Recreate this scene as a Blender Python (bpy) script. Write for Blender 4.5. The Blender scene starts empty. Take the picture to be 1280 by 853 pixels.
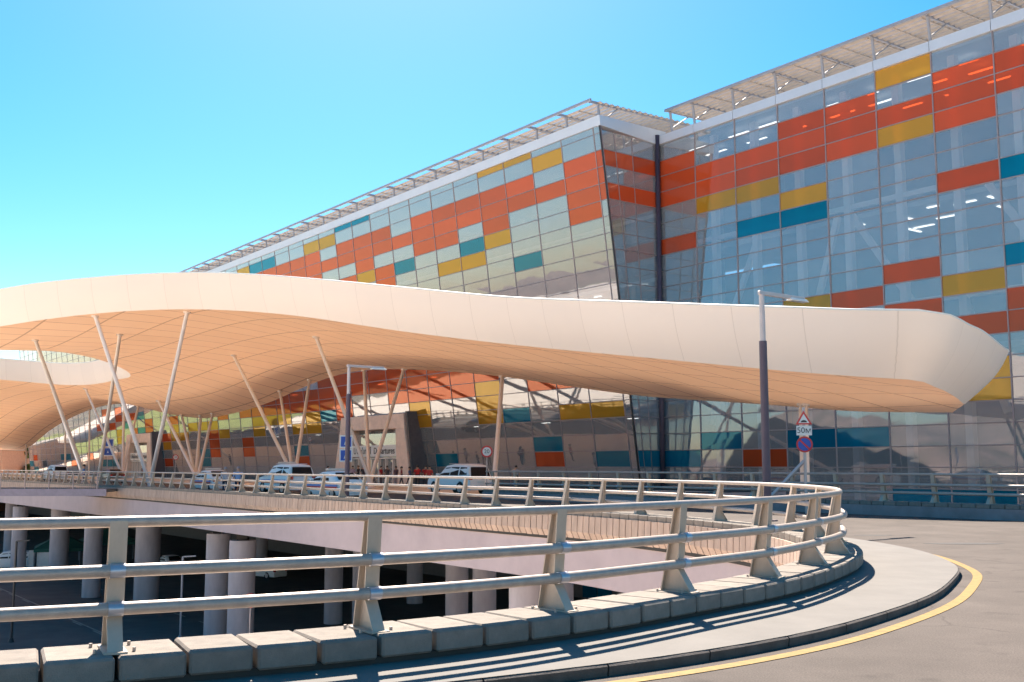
import bpy, bmesh, math, random
import numpy as np
from mathutils import Vector, Matrix
from mathutils.geometry import tessellate_polygon
R = math.radians
rnd = random.Random(7)
scn = bpy.context.scene
COL = scn.collection

# ------------------------------------------------------------------ camera, sky, sun, exposure
F, CX, CY, EYE, HOR = 1320.0, 640.0, 426.5, 1.75, 583.0
PITCH = math.atan((HOR - CY) / F)
AZ = math.atan(990 * math.cos(PITCH) / F)
U = np.array([-math.sin(AZ), math.cos(AZ)])      # along the terminal, away from the camera
N = np.array([math.cos(AZ), math.sin(AZ)])       # from the ramp towards the terminal

cam = bpy.data.cameras.new('camera')
cam.sensor_width = 36.0
cam.lens = F / 1280 * 36
cam.clip_end = 9000
cam_o = bpy.data.objects.new('camera', cam)
COL.objects.link(cam_o)
cam_o.location = (0, 0, EYE)
cam_o.rotation_euler = (R(90) + PITCH, 0, 0)
scn.camera = cam_o

SUN_AZ, SUN_EL = R(-7.0), R(48.5)                # azimuth from +Y towards +X
world = bpy.data.worlds.new('World')
scn.world = world
world.use_nodes = True
wn = world.node_tree
bg = wn.nodes['Background']
sky = wn.nodes.new('ShaderNodeTexSky')
sky.sky_type = 'NISHITA'
sky.sun_disc = False
sky.sun_elevation = SUN_EL
sky.sun_rotation = SUN_AZ
sky.altitude = 900
sky.air_density = 1.0
sky.dust_density = 0.9
sky.ozone_density = 1.0
hs = wn.nodes.new('ShaderNodeHueSaturation')
hs.inputs['Hue'].default_value = 0.484
hs.inputs['Saturation'].default_value = 1.6
hs.inputs['Value'].default_value = 1.0
wn.links.new(sky.outputs[0], hs.inputs['Color'])
tint = wn.nodes.new('ShaderNodeMix'); tint.data_type = 'RGBA'; tint.blend_type = 'MULTIPLY'
tint.inputs['Factor'].default_value = 1.0; tint.inputs['B'].default_value = (1.0, 0.97, 1.0, 1)
wn.links.new(hs.outputs[0], tint.inputs['A']); wn.links.new(tint.outputs['Result'], bg.inputs[0])
bg.inputs[1].default_value = 0.067

sun = bpy.data.lights.new('sun', 'SUN')
sun.energy = 5.0
sun.angle = R(0.5)
sun.color = (1.0, 0.89, 0.76)
sun_o = bpy.data.objects.new('sun', sun)
COL.objects.link(sun_o)
sd_ = Vector((math.sin(SUN_AZ) * math.cos(SUN_EL), math.cos(SUN_AZ) * math.cos(SUN_EL), math.sin(SUN_EL)))
sun_o.rotation_euler = sd_.to_track_quat('Z', 'Y').to_euler()

vs = scn.view_settings
vs.view_transform = 'Standard'
vs.look = 'None'
vs.exposure = 1.58
vs.gamma = 1.0
vs.use_curve_mapping = False

# ------------------------------------------------------------------ geometry helpers
def ray(x, y):
    r0, r2 = (x - CX) / F, -(y - CY) / F
    return np.array([r0, math.cos(PITCH) - math.sin(PITCH) * r2, math.sin(PITCH) + math.cos(PITCH) * r2])
def atd(x, y, d):
    r = ray(x, y); return np.array([0, 0, EYE]) + r * d / (r[:2] @ N)
def atz(x, y, z):
    r = ray(x, y); return np.array([0, 0, EYE]) + r * (z - EYE) / r[2]
def atY(x, y, Y):
    r = ray(x, y); return np.array([0, 0, EYE]) + r * Y / r[1]
def proj(P):
    q = np.array(P, float) - [0, 0, EYE]
    f = q[1] * math.cos(PITCH) + q[2] * math.sin(PITCH); v = -q[1] * math.sin(PITCH) + q[2] * math.cos(PITCH)
    return CX + F * q[0] / f, CY - F * v / f
def sd(s, d, z=0.0):
    p = U * s + N * d
    return Vector((p[0], p[1], z))
def to_sd(P):
    return float(np.array(P[:2]) @ U), float(np.array(P[:2]) @ N)
def col_D(x, d):
    """depth Y of the point seen in image column x on the vertical plane at distance d"""
    r = ray(x, HOR); return d / ((r[0] / r[1]) * N[0] + N[1])
def ground_pt(x, d, z=0.0):
    D = col_D(x, d); r = ray(x, HOR); return Vector((r[0] / r[1] * D, D, z))

class MB:
    def __init__(s):
        s.v, s.f, s.m = [], [], []
    def add(s, verts, faces, mat=0):
        b = len(s.v); s.v += [tuple(map(float, q)) for q in verts]
        s.f += [tuple(b + i for i in f) for f in faces]; s.m += [mat] * len(faces)
    def quad(s, a, b, c, d, mat=0): s.add([a, b, c, d], [(0, 1, 2, 3)], mat)
    def box8(s, p, mat=0):
        s.add(p, [(0, 3, 2, 1), (4, 5, 6, 7), (0, 1, 5, 4), (1, 2, 6, 5), (2, 3, 7, 6), (3, 0, 4, 7)], mat)
    def box(s, x0, x1, y0, y1, z0, z1, mat=0, M=None):
        p = [(x0, y0, z0), (x1, y0, z0), (x1, y1, z0), (x0, y1, z0), (x0, y0, z1), (x1, y0, z1), (x1, y1, z1), (x0, y1, z1)]
        if M is not None: p = [tuple(M @ Vector(q)) for q in p]
        s.box8(p, mat)
    def sdbox(s, s0, s1, d0, d1, z0, z1, mat=0):
        s.box8([sd(s0, d0, z0), sd(s0, d1, z0), sd(s1, d1, z0), sd(s1, d0, z0), sd(s0, d0, z1), sd(s0, d1, z1), sd(s1, d1, z1), sd(s1, d0, z1)], mat)
    def tube(s, a, b, r0, r1=None, n=12, mat=0, cap=True):
        a, b = Vector(a), Vector(b); r1 = r0 if r1 is None else r1
        q = (b - a).to_track_quat('Z', 'Y')
        vs_, fs = [], []
        for p, r in ((a, r0), (b, r1)):
            for i in range(n):
                t = 2 * math.pi * i / n
                vs_.append(p + q @ Vector((r * math.cos(t), r * math.sin(t), 0)))
        for i in range(n):
            j = (i + 1) % n; fs.append((i, j, n + j, n + i))
        if cap: fs += [tuple(range(n - 1, -1, -1)), tuple(range(n, 2 * n))]
        s.add(vs_, fs, mat)
    def bar(s, a, b, w, h, mat=0, up=(0, 0, 1)):
        a, b = Vector(a), Vector(b); t = (b - a).normalized(); x = t.cross(Vector(up)).normalized(); y = x.cross(t)
        p = []
        for c in (a, b):
            p += [c - x * w / 2 - y * h / 2, c + x * w / 2 - y * h / 2, c + x * w / 2 + y * h / 2, c - x * w / 2 + y * h / 2]
        s.box8(p, mat)
    def build(s, name, mats, parent=None, smooth=False, bevel=0, seg=1, autosm=None):
        me = bpy.data.meshes.new(name); me.from_pydata(s.v, [], s.f)
        if not isinstance(mats, (list, tuple)): mats = [mats]
        for m in mats: me.materials.append(m)
        for p, m in zip(me.polygons, s.m): p.material_index = m
        if autosm or smooth:
            for p in me.polygons: p.use_smooth = True
        bm = bmesh.new(); bm.from_mesh(me); bmesh.ops.recalc_face_normals(bm, faces=bm.faces); bm.to_mesh(me); bm.free()
        if autosm: me.set_sharp_from_angle(angle=R(autosm))
        o = bpy.data.objects.new(name, me); COL.objects.link(o)
        if parent is not None: o.parent = parent
        if bevel:
            bm = bmesh.new(); bm.from_mesh(me)
            bmesh.ops.bevel(bm, geom=[e for e in bm.edges if e.is_manifold], offset=bevel, segments=seg, affect='EDGES', clamp_overlap=True)
            bm.to_mesh(me); bm.free()
        return o
def tag(o, label=None, cat=None, group=None, kind=None):
    if label: o['label'] = label
    if cat: o['category'] = cat
    if group: o['group'] = group
    if kind: o['kind'] = kind
    return o
def empty(name, loc=(0, 0, 0), rz=0.0, label=None, cat=None, group=None, parent=None):
    o = bpy.data.objects.new(name, None); COL.objects.link(o); o.location = loc; o.rotation_euler = (0, 0, rz)
    o.empty_display_size = 0.3
    if parent: o.parent = parent
    return tag(o, label, cat, group)
def link_copy(o, parent=None, loc=None, rz=None):
    c = o.copy(); COL.objects.link(c)
    c.parent = parent
    if loc is not None: c.location = loc
    if rz is not None: c.rotation_euler = (0, 0, rz)
    return c
def copy_tree(o, parent=None):
    c = link_copy(o, parent)
    for ch in list(o.children): copy_tree(ch, c)
    return c
def clear_props(o):
    for k in ('label', 'category', 'group'):
        if k in o: del o[k]
def spline(pts, step=0.25):
    """Catmull-Rom through 2D points, resampled at an even step"""
    P = [np.array(p, float) for p in pts]; P = [2 * P[0] - P[1]] + P + [2 * P[-1] - P[-2]]
    out = []
    for i in range(1, len(P) - 2):
        n = max(2, int(np.linalg.norm(P[i + 1] - P[i]) / step * 2))
        for k in range(n):
            t = k / n
            out.append(0.5 * ((2 * P[i]) + (-P[i - 1] + P[i + 1]) * t + (2 * P[i - 1] - 5 * P[i] + 4 * P[i + 1] - P[i + 2]) * t * t + (-P[i - 1] + 3 * P[i] - 3 * P[i + 1] + P[i + 2]) * t ** 3))
    out.append(P[-2]); return resample(out, step)
def resample(pts, step, start=0.0):
    pts = [np.array(p) for p in pts]; L = [0]
    for a, b in zip(pts, pts[1:]): L.append(L[-1] + np.linalg.norm(b - a))
    L = np.array(L); A = np.array(pts); t = np.arange(start, L[-1], step)
    return np.stack([np.interp(t, L, A[:, k]) for k in range(A.shape[1])], 1)
def normals(path):
    T = np.gradient(path, axis=0); T /= np.linalg.norm(T, axis=1)[:, None]
    return np.stack([T[:, 1], -T[:, 0]], 1), T
def offset(path, o):
    Nn, _ = normals(path); return path + Nn * o
def sweep(mb, path, prof, closed=True, mat=0, caps=True):
    """prof: list of (offset to the right of travel, z)"""
    Nn, _ = normals(path); n = len(prof); V = []
    for p, q in zip(path, Nn):
        for (o, z) in prof: V.append((p[0] + q[0] * o, p[1] + q[1] * o, z))
    Fc = []
    for i in range(len(path) - 1):
        for j in range(n if closed else n - 1):
            k = (j + 1) % n; Fc.append((i * n + j, i * n + k, (i + 1) * n + k, (i + 1) * n + j))
    if closed and caps:
        Fc.append(tuple(range(n))); Fc.append(tuple((len(path) - 1) * n + j for j in range(n)))
    mb.add(V, Fc, mat)
def circ(o, z, r, n=14):
    return [(o + r * math.cos(2 * math.pi * i / n), z + r * math.sin(2 * math.pi * i / n)) for i in range(n)]

# ------------------------------------------------------------------ materials
def mat(name, col, rough=0.6, metal=0.0, var=0.12, scale=3.0, bump=0.0, bscale=40.0, spec=0.5, emit=0, detail=6, var2=None, stretch=None, coat=0, orand=0, cracks=False):
    m = bpy.data.materials.new(name); m.use_nodes = True; nt = m.node_tree; b = nt.nodes['Principled BSDF']
    b.inputs['Roughness'].default_value = rough; b.inputs['Metallic'].default_value = metal
    b.inputs['Specular IOR Level'].default_value = spec
    if coat: b.inputs['Coat Weight'].default_value = coat
    tc = nt.nodes.new('ShaderNodeTexCoord'); src = tc.outputs['Object']
    if stretch:
        mp = nt.nodes.new('ShaderNodeMapping'); mp.inputs['Scale'].default_value = stretch; nt.links.new(src, mp.inputs[0]); src = mp.outputs[0]
    nz = nt.nodes.new('ShaderNodeTexNoise'); nz.inputs['Scale'].default_value = scale; nz.inputs['Detail'].default_value = detail
    nz.inputs['Roughness'].default_value = 0.65
    nt.links.new(src, nz.inputs['Vector'])
    rp = nt.nodes.new('ShaderNodeValToRGB'); lo = [c * (1 - var) for c in col]; hi = [min(1, c * (1 + var)) for c in col]
    if var2: lo = list(var2)
    rp.color_ramp.elements[0].position = 0.3; rp.color_ramp.elements[1].position = 0.7
    rp.color_ramp.elements[0].color = (*lo, 1); rp.color_ramp.elements[1].color = (*hi, 1)
    nt.links.new(nz.outputs['Fac'], rp.inputs[0]); 
    csock = rp.outputs[0]
    def mul(sock, fac):
        v = nt.nodes.new('ShaderNodeVectorMath'); v.operation = 'SCALE'; nt.links.new(sock, v.inputs[0]); nt.links.new(fac, v.inputs['Scale']); return v.outputs[0]
    def mrange(sock, f0, f1, t0, t1):
        r = nt.nodes.new('ShaderNodeMapRange'); r.inputs['From Min'].default_value = f0; r.inputs['From Max'].default_value = f1; r.inputs['To Min'].default_value = t0; r.inputs['To Max'].default_value = t1
        nt.links.new(sock, r.inputs['Value']); return r.outputs[0]
    if orand:
        oi = nt.nodes.new('ShaderNodeObjectInfo'); csock = mul(csock, mrange(oi.outputs['Random'], 0, 1, 1 - orand, 1 + orand))
    if cracks:
        n3 = nt.nodes.new('ShaderNodeTexNoise'); n3.inputs['Scale'].default_value = 60; n3.inputs['Detail'].default_value = 3; nt.links.new(tc.outputs['Object'], n3.inputs['Vector'])
        csock = mul(csock, mrange(n3.outputs['Fac'], .3, .7, .72, 1.28))
        n4 = nt.nodes.new('ShaderNodeTexNoise'); n4.inputs['Scale'].default_value = .25; n4.inputs['Detail'].default_value = 4; nt.links.new(tc.outputs['Object'], n4.inputs['Vector'])
        csock = mul(csock, mrange(n4.outputs['Fac'], .35, .65, .88, 1.10))
        n5 = nt.nodes.new('ShaderNodeTexNoise'); n5.inputs['Scale'].default_value = 1.6; n5.inputs['Detail'].default_value = 2; nt.links.new(tc.outputs['Object'], n5.inputs['Vector'])
        csock = mul(csock, mrange(n5.outputs['Fac'], .62, .74, 1.0, .72))
        vo = nt.nodes.new('ShaderNodeTexVoronoi'); vo.feature = 'DISTANCE_TO_EDGE'; vo.inputs['Scale'].default_value = .22
        wv = nt.nodes.new('ShaderNodeTexNoise'); wv.inputs['Scale'].default_value = 1.2; wv.inputs['Detail'].default_value = 5; nt.links.new(tc.outputs['Object'], wv.inputs['Vector'])
        mx = nt.nodes.new('ShaderNodeMix'); mx.data_type = 'RGBA'; mx.inputs['Factor'].default_value = .35; nt.links.new(tc.outputs['Object'], mx.inputs['A']); nt.links.new(wv.outputs['Color'], mx.inputs['B'])
        nt.links.new(mx.outputs['Result'], vo.inputs['Vector'])
        csock = mul(csock, mrange(vo.outputs['Distance'], .0, .004, .72, 1.0))
    nt.links.new(csock, b.inputs['Base Color'])
    if bump:
        n2 = nt.nodes.new('ShaderNodeTexNoise'); n2.inputs['Scale'].default_value = bscale; n2.inputs['Detail'].default_value = 4
        nt.links.new(src, n2.inputs['Vector']); bp = nt.nodes.new('ShaderNodeBump'); bp.inputs['Strength'].default_value = bump
        bp.inputs['Distance'].default_value = 0.01; nt.links.new(n2.outputs['Fac'], bp.inputs['Height']); nt.links.new(bp.outputs[0], b.inputs['Normal'])
    if emit:
        b.inputs['Emission Color'].default_value = (*col, 1); b.inputs['Emission Strength'].default_value = emit
    return m

def glass(name, tint, film, ffac=0.3, g0=0.22, g1=0.75, gcol=(1, 1, 1), wav=0.10):
    m = bpy.data.materials.new(name); m.use_nodes = True; nt = m.node_tree; nt.nodes.clear(); L = nt.links.new
    out = nt.nodes.new('ShaderNodeOutputMaterial')
    tr = nt.nodes.new('ShaderNodeBsdfTransparent'); tr.inputs[0].default_value = (*tint, 1)
    df = nt.nodes.new('ShaderNodeBsdfDiffuse')
    oi = nt.nodes.new('ShaderNodeObjectInfo'); orr = nt.nodes.new('ShaderNodeMapRange'); orr.inputs['To Min'].default_value = .84; orr.inputs['To Max'].default_value = 1.12
    vsc = nt.nodes.new('ShaderNodeVectorMath'); vsc.operation = 'SCALE'; vsc.inputs[0].default_value = film
    L(oi.outputs['Random'], orr.inputs['Value']); L(orr.outputs[0], vsc.inputs['Scale']); L(vsc.outputs[0], df.inputs[0])
    gl = nt.nodes.new('ShaderNodeBsdfGlossy'); gl.inputs['Color'].default_value = (*gcol, 1); gl.inputs['Roughness'].default_value = 0.025
    geo = nt.nodes.new('ShaderNodeNewGeometry')
    nz = nt.nodes.new('ShaderNodeTexNoise'); nz.inputs['Scale'].default_value = 0.45; nz.inputs['Detail'].default_value = 2
    L(geo.outputs['Position'], nz.inputs['Vector'])
    bp = nt.nodes.new('ShaderNodeBump'); bp.inputs['Strength'].default_value = wav; bp.inputs['Distance'].default_value = 0.05
    L(nz.outputs['Fac'], bp.inputs['Height']); L(bp.outputs[0], gl.inputs['Normal'])
    m1 = nt.nodes.new('ShaderNodeMixShader'); m1.inputs[0].default_value = ffac; L(tr.outputs[0], m1.inputs[1]); L(df.outputs[0], m1.inputs[2])
    lw = nt.nodes.new('ShaderNodeLayerWeight'); lw.inputs['Blend'].default_value = 0.5
    mr = nt.nodes.new('ShaderNodeMapRange'); mr.inputs['To Min'].default_value = g0; mr.inputs['To Max'].default_value = g1
    pw = nt.nodes.new('ShaderNodeMath'); pw.operation = 'POWER'; pw.inputs[1].default_value = 2.0
    L(lw.outputs['Facing'], pw.inputs[0]); L(pw.outputs[0], mr.inputs['Value'])
    m2 = nt.nodes.new('ShaderNodeMixShader'); L(mr.outputs[0], m2.inputs[0]); L(m1.outputs[0], m2.inputs[1]); L(gl.outputs[0], m2.inputs[2])
    L(m2.outputs[0], out.inputs[0]); return m

M = dict(
    asphalt=mat('asphalt', (.098, .080, .070), .9, cracks=True, var=.16, scale=.9, bump=.6, bscale=90, spec=.25),
    asphalt_low=mat('asphalt_low', (.10, .09, .085), .9, var=.2, scale=.5, bump=.4, bscale=60, spec=.25),
    walk=mat('pavement_concrete', (.170, .156, .143), .85, var=.10, scale=1.4, bump=.35, bscale=70, spec=.3),
    kerb=mat('kerb_stone', (.11, .088, .075), .85, var=.3, scale=5, bump=.5, bscale=60),
    block=mat('coping_concrete', (.22, .188, .16), .85, var=.20, scale=6, orand=.10, bump=.6, bscale=80, spec=.3),
    rib=mat('precast_concrete', (.46, .335, .265), .85, var=.18, scale=2.2, bump=.4, bscale=40, stretch=(1, 1, .35)),
    girder=mat('girder_concrete', (.44, .36, .37), .8, var=.09, scale=.6, bump=.2, bscale=20),
    dark=mat('dark_joint', (.05, .045, .04), .95),
    galv=mat('galvanised_steel', (.40, .335, .29), .42, metal=.25, var=.14, scale=9, bump=.15, bscale=60),
    post=mat('painted_post_steel', (.46, .37, .29), .5, orand=.06, metal=.1, var=.13, scale=6, bump=.2, bscale=50, stretch=(1, 1, .4)),
    collar=mat('collar_steel', (.46, .46, .50), .35, metal=.6, var=.1, scale=10),
    yellow=mat('yellow_paint', (.25, .15, .03), .8, var=.28, scale=9, bump=.3, bscale=90),
    white_line=mat('white_paint', (.7, .68, .62), .8, var=.15, scale=5),
    mullion=mat('mullion_metal', (.33, .265, .265), .45, metal=.4, var=.1),
    parapet=mat('parapet_metal', (.62, .64, .68), .4, metal=.3, var=.04, scale=.4),
    dkpost=mat('dark_post', (.095, .07, .095), .45, metal=.3, var=.1),
    steel=mat('roof_steel', (.33, .33, .36), .5, metal=.3, var=.1),
    slat=mat('roof_slat', (.44, .37, .31), .6, var=.12, scale=2),
    white=mat('white_steel', (.86, .76, .70), .45, var=.06, scale=1),
    colwarm=mat('strut_paint', (.74, .66, .60), .5, var=.06, scale=1),
    interior=mat('interior_wall', (.20, .20, .22), .8, var=.3, scale=.4),
    intlight=mat('interior_panel', (.42, .43, .45), .7, var=.15, scale=.6),
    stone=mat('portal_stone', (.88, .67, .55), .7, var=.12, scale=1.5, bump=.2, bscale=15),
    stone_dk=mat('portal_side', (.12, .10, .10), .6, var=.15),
    paper=mat('sign_white', (.8, .79, .76), .5, var=.02),
    red=mat('sign_red', (.62, .035, .03), .45, var=.05),
    blue=mat('sign_blue', (.03, .09, .42), .45, var=.05),
    black=mat('black_paint', (.02, .02, .022), .5, var=.1),
    ink=mat('sign_black', (.03, .03, .03), .6, var=.05),
    carwhite=mat('car_paint_white', (.90, .85, .81), .45, var=.015, spec=.3),
    carglass=mat('car_glass', (.035, .024, .022), .5, var=.2, spec=.06),
    tyre=mat('tyre_rubber', (.025, .024, .024), .85, var=.2),
    rim=mat('wheel_rim', (.5, .5, .52), .3, metal=.7, var=.1),
    tail=mat('tail_lamp', (.5, .02, .02), .2, var=.1),
    amberbar=mat('light_bar', (.72, .60, .5), .25, var=.05),
    stripe_b=mat('stripe_blue', (.05, .22, .6), .3, var=.05),
    grass=mat('grass', (.20, .22, .035), .9, var=.3, scale=.2),
    leaf=mat('leaf', (.085, .13, .03), .6, var=.5, scale=.8),
    bark=mat('bark', (.12, .09, .07), .9, var=.3, scale=4),
    tent=mat('tent_fabric', (.012, .10, .075), .7, var=.15),
    canvas=mat('pale_canvas', (.6, .57, .54), .7, var=.1),
    tan=mat('tan_render', (.50, .30, .20), .8, var=.12),
    lamp=mat('ceiling_light', (1.0, .95, .85), .5, emit=1.1, var=.0),
)
G = dict(
    clear=glass('clear_glass', (.62, .66, .70), (.56, .60, .61), .34, .19, .70),
    orange=glass('orange_glass', (.75, .09, .02), (.90, .13, .04), .52, .09, .55, gcol=(1, .46, .30)),
    yellow=glass('yellow_glass', (.80, .40, .02), (.86, .42, .04), .48, .09, .50, gcol=(1, .74, .32)),
    teal=glass('teal_glass', (.0, .30, .42), (.0, .27, .46), .40, .08, .35, gcol=(.45, .95, 1)),
)

# ------------------------------------------------------------------ ramp rail line (post centres)
near = [(-2.97, 8.18), (-1.18, 9.15), (.46, 10.39), (2.01, 12.02), (3.32, 13.55), (4.47, 15.42)]
tip = [(5.30, 17.3), (5.80, 19.4), (5.98, 21.5), (5.93, 23.6)]
far = [(5.6, 25.65), (5.04, 27.53), (4.27, 29.6), (3.25, 31.75), (2.04, 34.0), (.78, 36.0)]
raw = [(-60, 1.5), (-36, 1.8), (-20, 3.3), (-13, 4.7), (-9, 5.75), (-7, 6.45), (-5, 7.25)] + near + tip + far
C0 = spline(raw, .25)
# straight far part, parallel to the terminal
s_end, d_end = to_sd(C0[-1])
tail = [U * (s_end + k * 2) + N * (22.1 + 1.3 * min(1, k * 2 / 45)) for k in range(1, 130)]
C0 = np.array(spline(list(raw) + [tuple(t) for t in tail[1:]], .25))
_n, _t = normals(C0)
# near points were measured at the road-side foot, far points at the inner foot: move to the post centre
w = np.clip((np.arange(len(C0)) * .25 - 62) / 25, 0, 1)
arc = np.array([np.linalg.norm(p - np.array(near[-1])) for p in C0]).argmin()
blend = np.clip((np.arange(len(C0)) - arc) / 40.0, 0, 1)
C = C0 + _n * (-.20 + .38 * blend)[:, None]
PL = 0.36                                                     # plinth top

# ------------------------------------------------------------------ ground, decks, pavements
g = MB(); S_ = 3500
LOW = -8.8
g.quad((-S_, -S_, LOW), (S_, -S_, LOW), (S_, S_, LOW), (-S_, S_, LOW))
mg = mat('open_ground', (.20, .15, .11), .95, var=.3, scale=.02, var2=(.08, .08, .045))
ground = tag(g.build('ground', mg), kind='structure')
g = MB()
g.add([sd(-100, -130, LOW + .004), sd(-100, 95, LOW + .004), sd(330, 95, LOW + .004), sd(330, -130, LOW + .004)], [(0, 1, 2, 3)])
tag(g.build('lower_road', M['asphalt_low']), kind='structure')
g = MB()
g.add([sd(-100, -330, LOW + .008), sd(-100, 60, LOW + .008), sd(46, 60, LOW + .008), sd(46, 9, LOW + .008), sd(330, 9, LOW + .008), sd(330, -330, LOW + .008)], [(0, 1, 2, 3, 4, 5)])
tag(g.build('lower_bounce_sheet', mat('lower_bounce_pale', (.82, .70, .58), .9, var=.10, scale=.2)), kind='structure')  # pale ground added to bounce sunlight up to the canopy
g = MB()
g.add([sd(335, -60, LOW + .01), sd(335, 140, LOW + .01), sd(700, 140, LOW + .01), sd(700, -120, LOW + .01)], [(0, 1, 2, 3)])
tag(g.build('grass_field', M['grass']), kind='structure')
g = MB()
for (dd) in (12.0, 19.0):
    for k in range(40): g.sdbox(20 + k * 5, 22.2 + k * 5, dd + 8, dd + 8.14, LOW + .006, LOW + .014)
g.sdbox(10, 240, 20.2, 20.34, LOW + .006, LOW + .014)
tag(g.build('lower_road_marking', mat('worn_paint', (.22, .2, .18), .9, var=.3)), kind='structure')

g = MB()
g.add([(-60, -60, .012), (80, -75, .012), (80, -3, .012), (-6, -3, .012), (-9, 3.2, .012), (-14, 1.6, .012), (-20, .6, .012), (-36, -.9, .012), (-60, -1.2, .012)], [tuple(range(9))])
tag(g.build('bounce_sheet', mat('bounce_pale', (.84, .72, .60), .9, var=.08, scale=.3)), kind='structure')  # out-of-frame pale sheet, added to throw sunlight back onto the canopy
g = MB(); g.add([sd(50, 38.5, .012), sd(50, 55.0, .012), sd(280, 55.0, .012), sd(280, 38.5, .012)], [(0, 1, 2, 3)])
tag(g.build('forecourt_bounce_sheet', mat('forecourt_bounce_pale', (.72, .58, .46), .85, var=.1, scale=.5)), kind='structure')  # pale sheet added over the asphalt to brighten the soffit from below
def extrude_poly(outline, z0, z1, name, mats):
    vs2 = [Vector((p[0], p[1], 0)) for p in outline]
    tris = tessellate_polygon([vs2]); n = len(vs2); mb = MB()
    mb.add([(p.x, p.y, z1) for p in vs2], [tuple(t) for t in tris], 0)
    mb.add([(p.x, p.y, z0) for p in vs2], [tuple(reversed(t)) for t in tris], 1)
    V = [(p.x, p.y, z0) for p in vs2] + [(p.x, p.y, z1) for p in vs2]
    mb.add(V, [(i, (i + 1) % n, n + (i + 1) % n, n + i) for i in range(n)], 1)
    me = bpy.data.meshes.new(name); me.from_pydata(mb.v, [], mb.f)
    for m in mats: me.materials.append(m)
    for p, m in zip(me.polygons, mb.m): p.material_index = m
    me.validate()
    o = bpy.data.objects.new(name, me); COL.objects.link(o); return o
inner = offset(C, -.20)[::2]
outl = [tuple(p) for p in inner]
outl += [tuple(sd(290, 57.3)[:2]), tuple(sd(60.45, 57.3)[:2]), tuple(sd(60.45, 59.7)[:2]), tuple(sd(48.2, 59.7)[:2]), tuple(sd(48.2, 34.1)[:2]), tuple(sd(-45, 34.1)[:2]), tuple(sd(-45, -80)[:2]), (-60, -60)]
tag(extrude_poly(outl, -1.9, 0.0, 'road', [M['asphalt'], M['girder']]), kind='structure')

# pavement round the rail with its stone kerb
kpts = [(-60, -.3), (-36, 0.0), (-20, 1.4), (-13, 2.9), (-9, 4.2), (-6, 5.35), (-4.2, 6.15), (-2.3, 7.1), (-.42, 8.15), (1.29, 9.2), (2.8, 10.45), (4.07, 11.9), (5.3, 13.6), (6.3, 15.4), (7.1, 17.1), (7.55, 18.8), (7.8, 20.4), (7.82, 21.8), (7.65, 23.6), (7.3, 25.4)]
kpts = [(x * 1.031, y * 1.031) if x > -20 else (x, y) for x, y in kpts]
kb = spline(kpts, .3)
kfar = offset(C, 1.75)
i0 = np.array([np.linalg.norm(p - kb[-1]) for p in kfar]).argmin()
KERB = np.array(list(kb[:-1]) + list(kfar[i0 + 8:]))
KERB = resample(KERB, .3)
mb = MB()
cin = offset(C, -.1); KI = offset(KERB, -.012)
# strip between C and the kerb: match by nearest point
V, Fc = [], []
idx = []
jlast = 0
for p in KI[::2]:
    dd = np.linalg.norm(cin[jlast:jlast + 60] - p, axis=1); jlast = jlast + int(dd.argmin()); idx.append(jlast)
for p, j in zip(KI[::2], idx):
    V += [(cin[j][0], cin[j][1], .150), (p[0], p[1], .103)]
for i in range(len(idx) - 1): Fc.append((2 * i, 2 * i + 2, 2 * i + 3, 2 * i + 1))
mb.add(V, Fc); tag(mb.build('pavement', M['walk']), kind='structure')
mb = MB()
Lk = len(KERB); st = 4
kk = 0
while kk < Lk - st:
    seg = KERB[kk:kk + st + 1].copy()
    if kk > 520: seg = KERB[kk:]; 
    if len(seg) >= 2:
        seg[0] += (seg[1] - seg[0]) * .03; seg[-1] -= (seg[-1] - seg[-2]) * .03
        sweep(mb, seg, [(-.06, -.01), (0, -.01), (.012, .08), (-.012, .098), (-.06, .098)])
    if kk > 520: break
    kk += st
tag(mb.build('kerb', M['kerb']), kind='structure')
mb = MB()
yl = KERB[(KERB[:, 0] > -30) & (KERB[:, 1] < 27)]
sweep(mb, yl, [(.20, .004), (.34, .004), (.34, .006), (.20, .006)])
tag(mb.build('yellow_road_line', M['yellow']), kind='structure')
mb = MB()
for (x, y, w_, h_) in ((10.3, 24.4, .9, .28), (9.2, 27.3, .5, .2)):
    mb.add([(x + w_ * math.cos(t) * (1 + .12 * math.sin(3 * t)), y + h_ * math.sin(t), .004) for t in [k * math.pi / 8 for k in range(16)]], [tuple(range(16))])
tag(mb.build('tar_patch', mat('tar', (.035, .03, .03), .8)), kind='structure')

# ------------------------------------------------------------------ parapet under the rail
par = empty('concrete_parapet', (C[240][0], C[240][1], 0), label='curved concrete parapet of pale coping blocks and ribbed panels edging the ramp opening', cat='parapet')
pinv = Matrix.Translation(-Vector(par.location))
def rehome(o, parent):
    o.parent = parent; o.matrix_parent_inverse = Matrix.Translation(-Vector(parent.location)); return o
mb = MB(); sweep(mb, C[::2], [(-.27, -.6), (.40, -.0), (.40, .19), (-.27, .19)]); rehome(mb.build('plinth_core', M['dark']), par)
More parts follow.
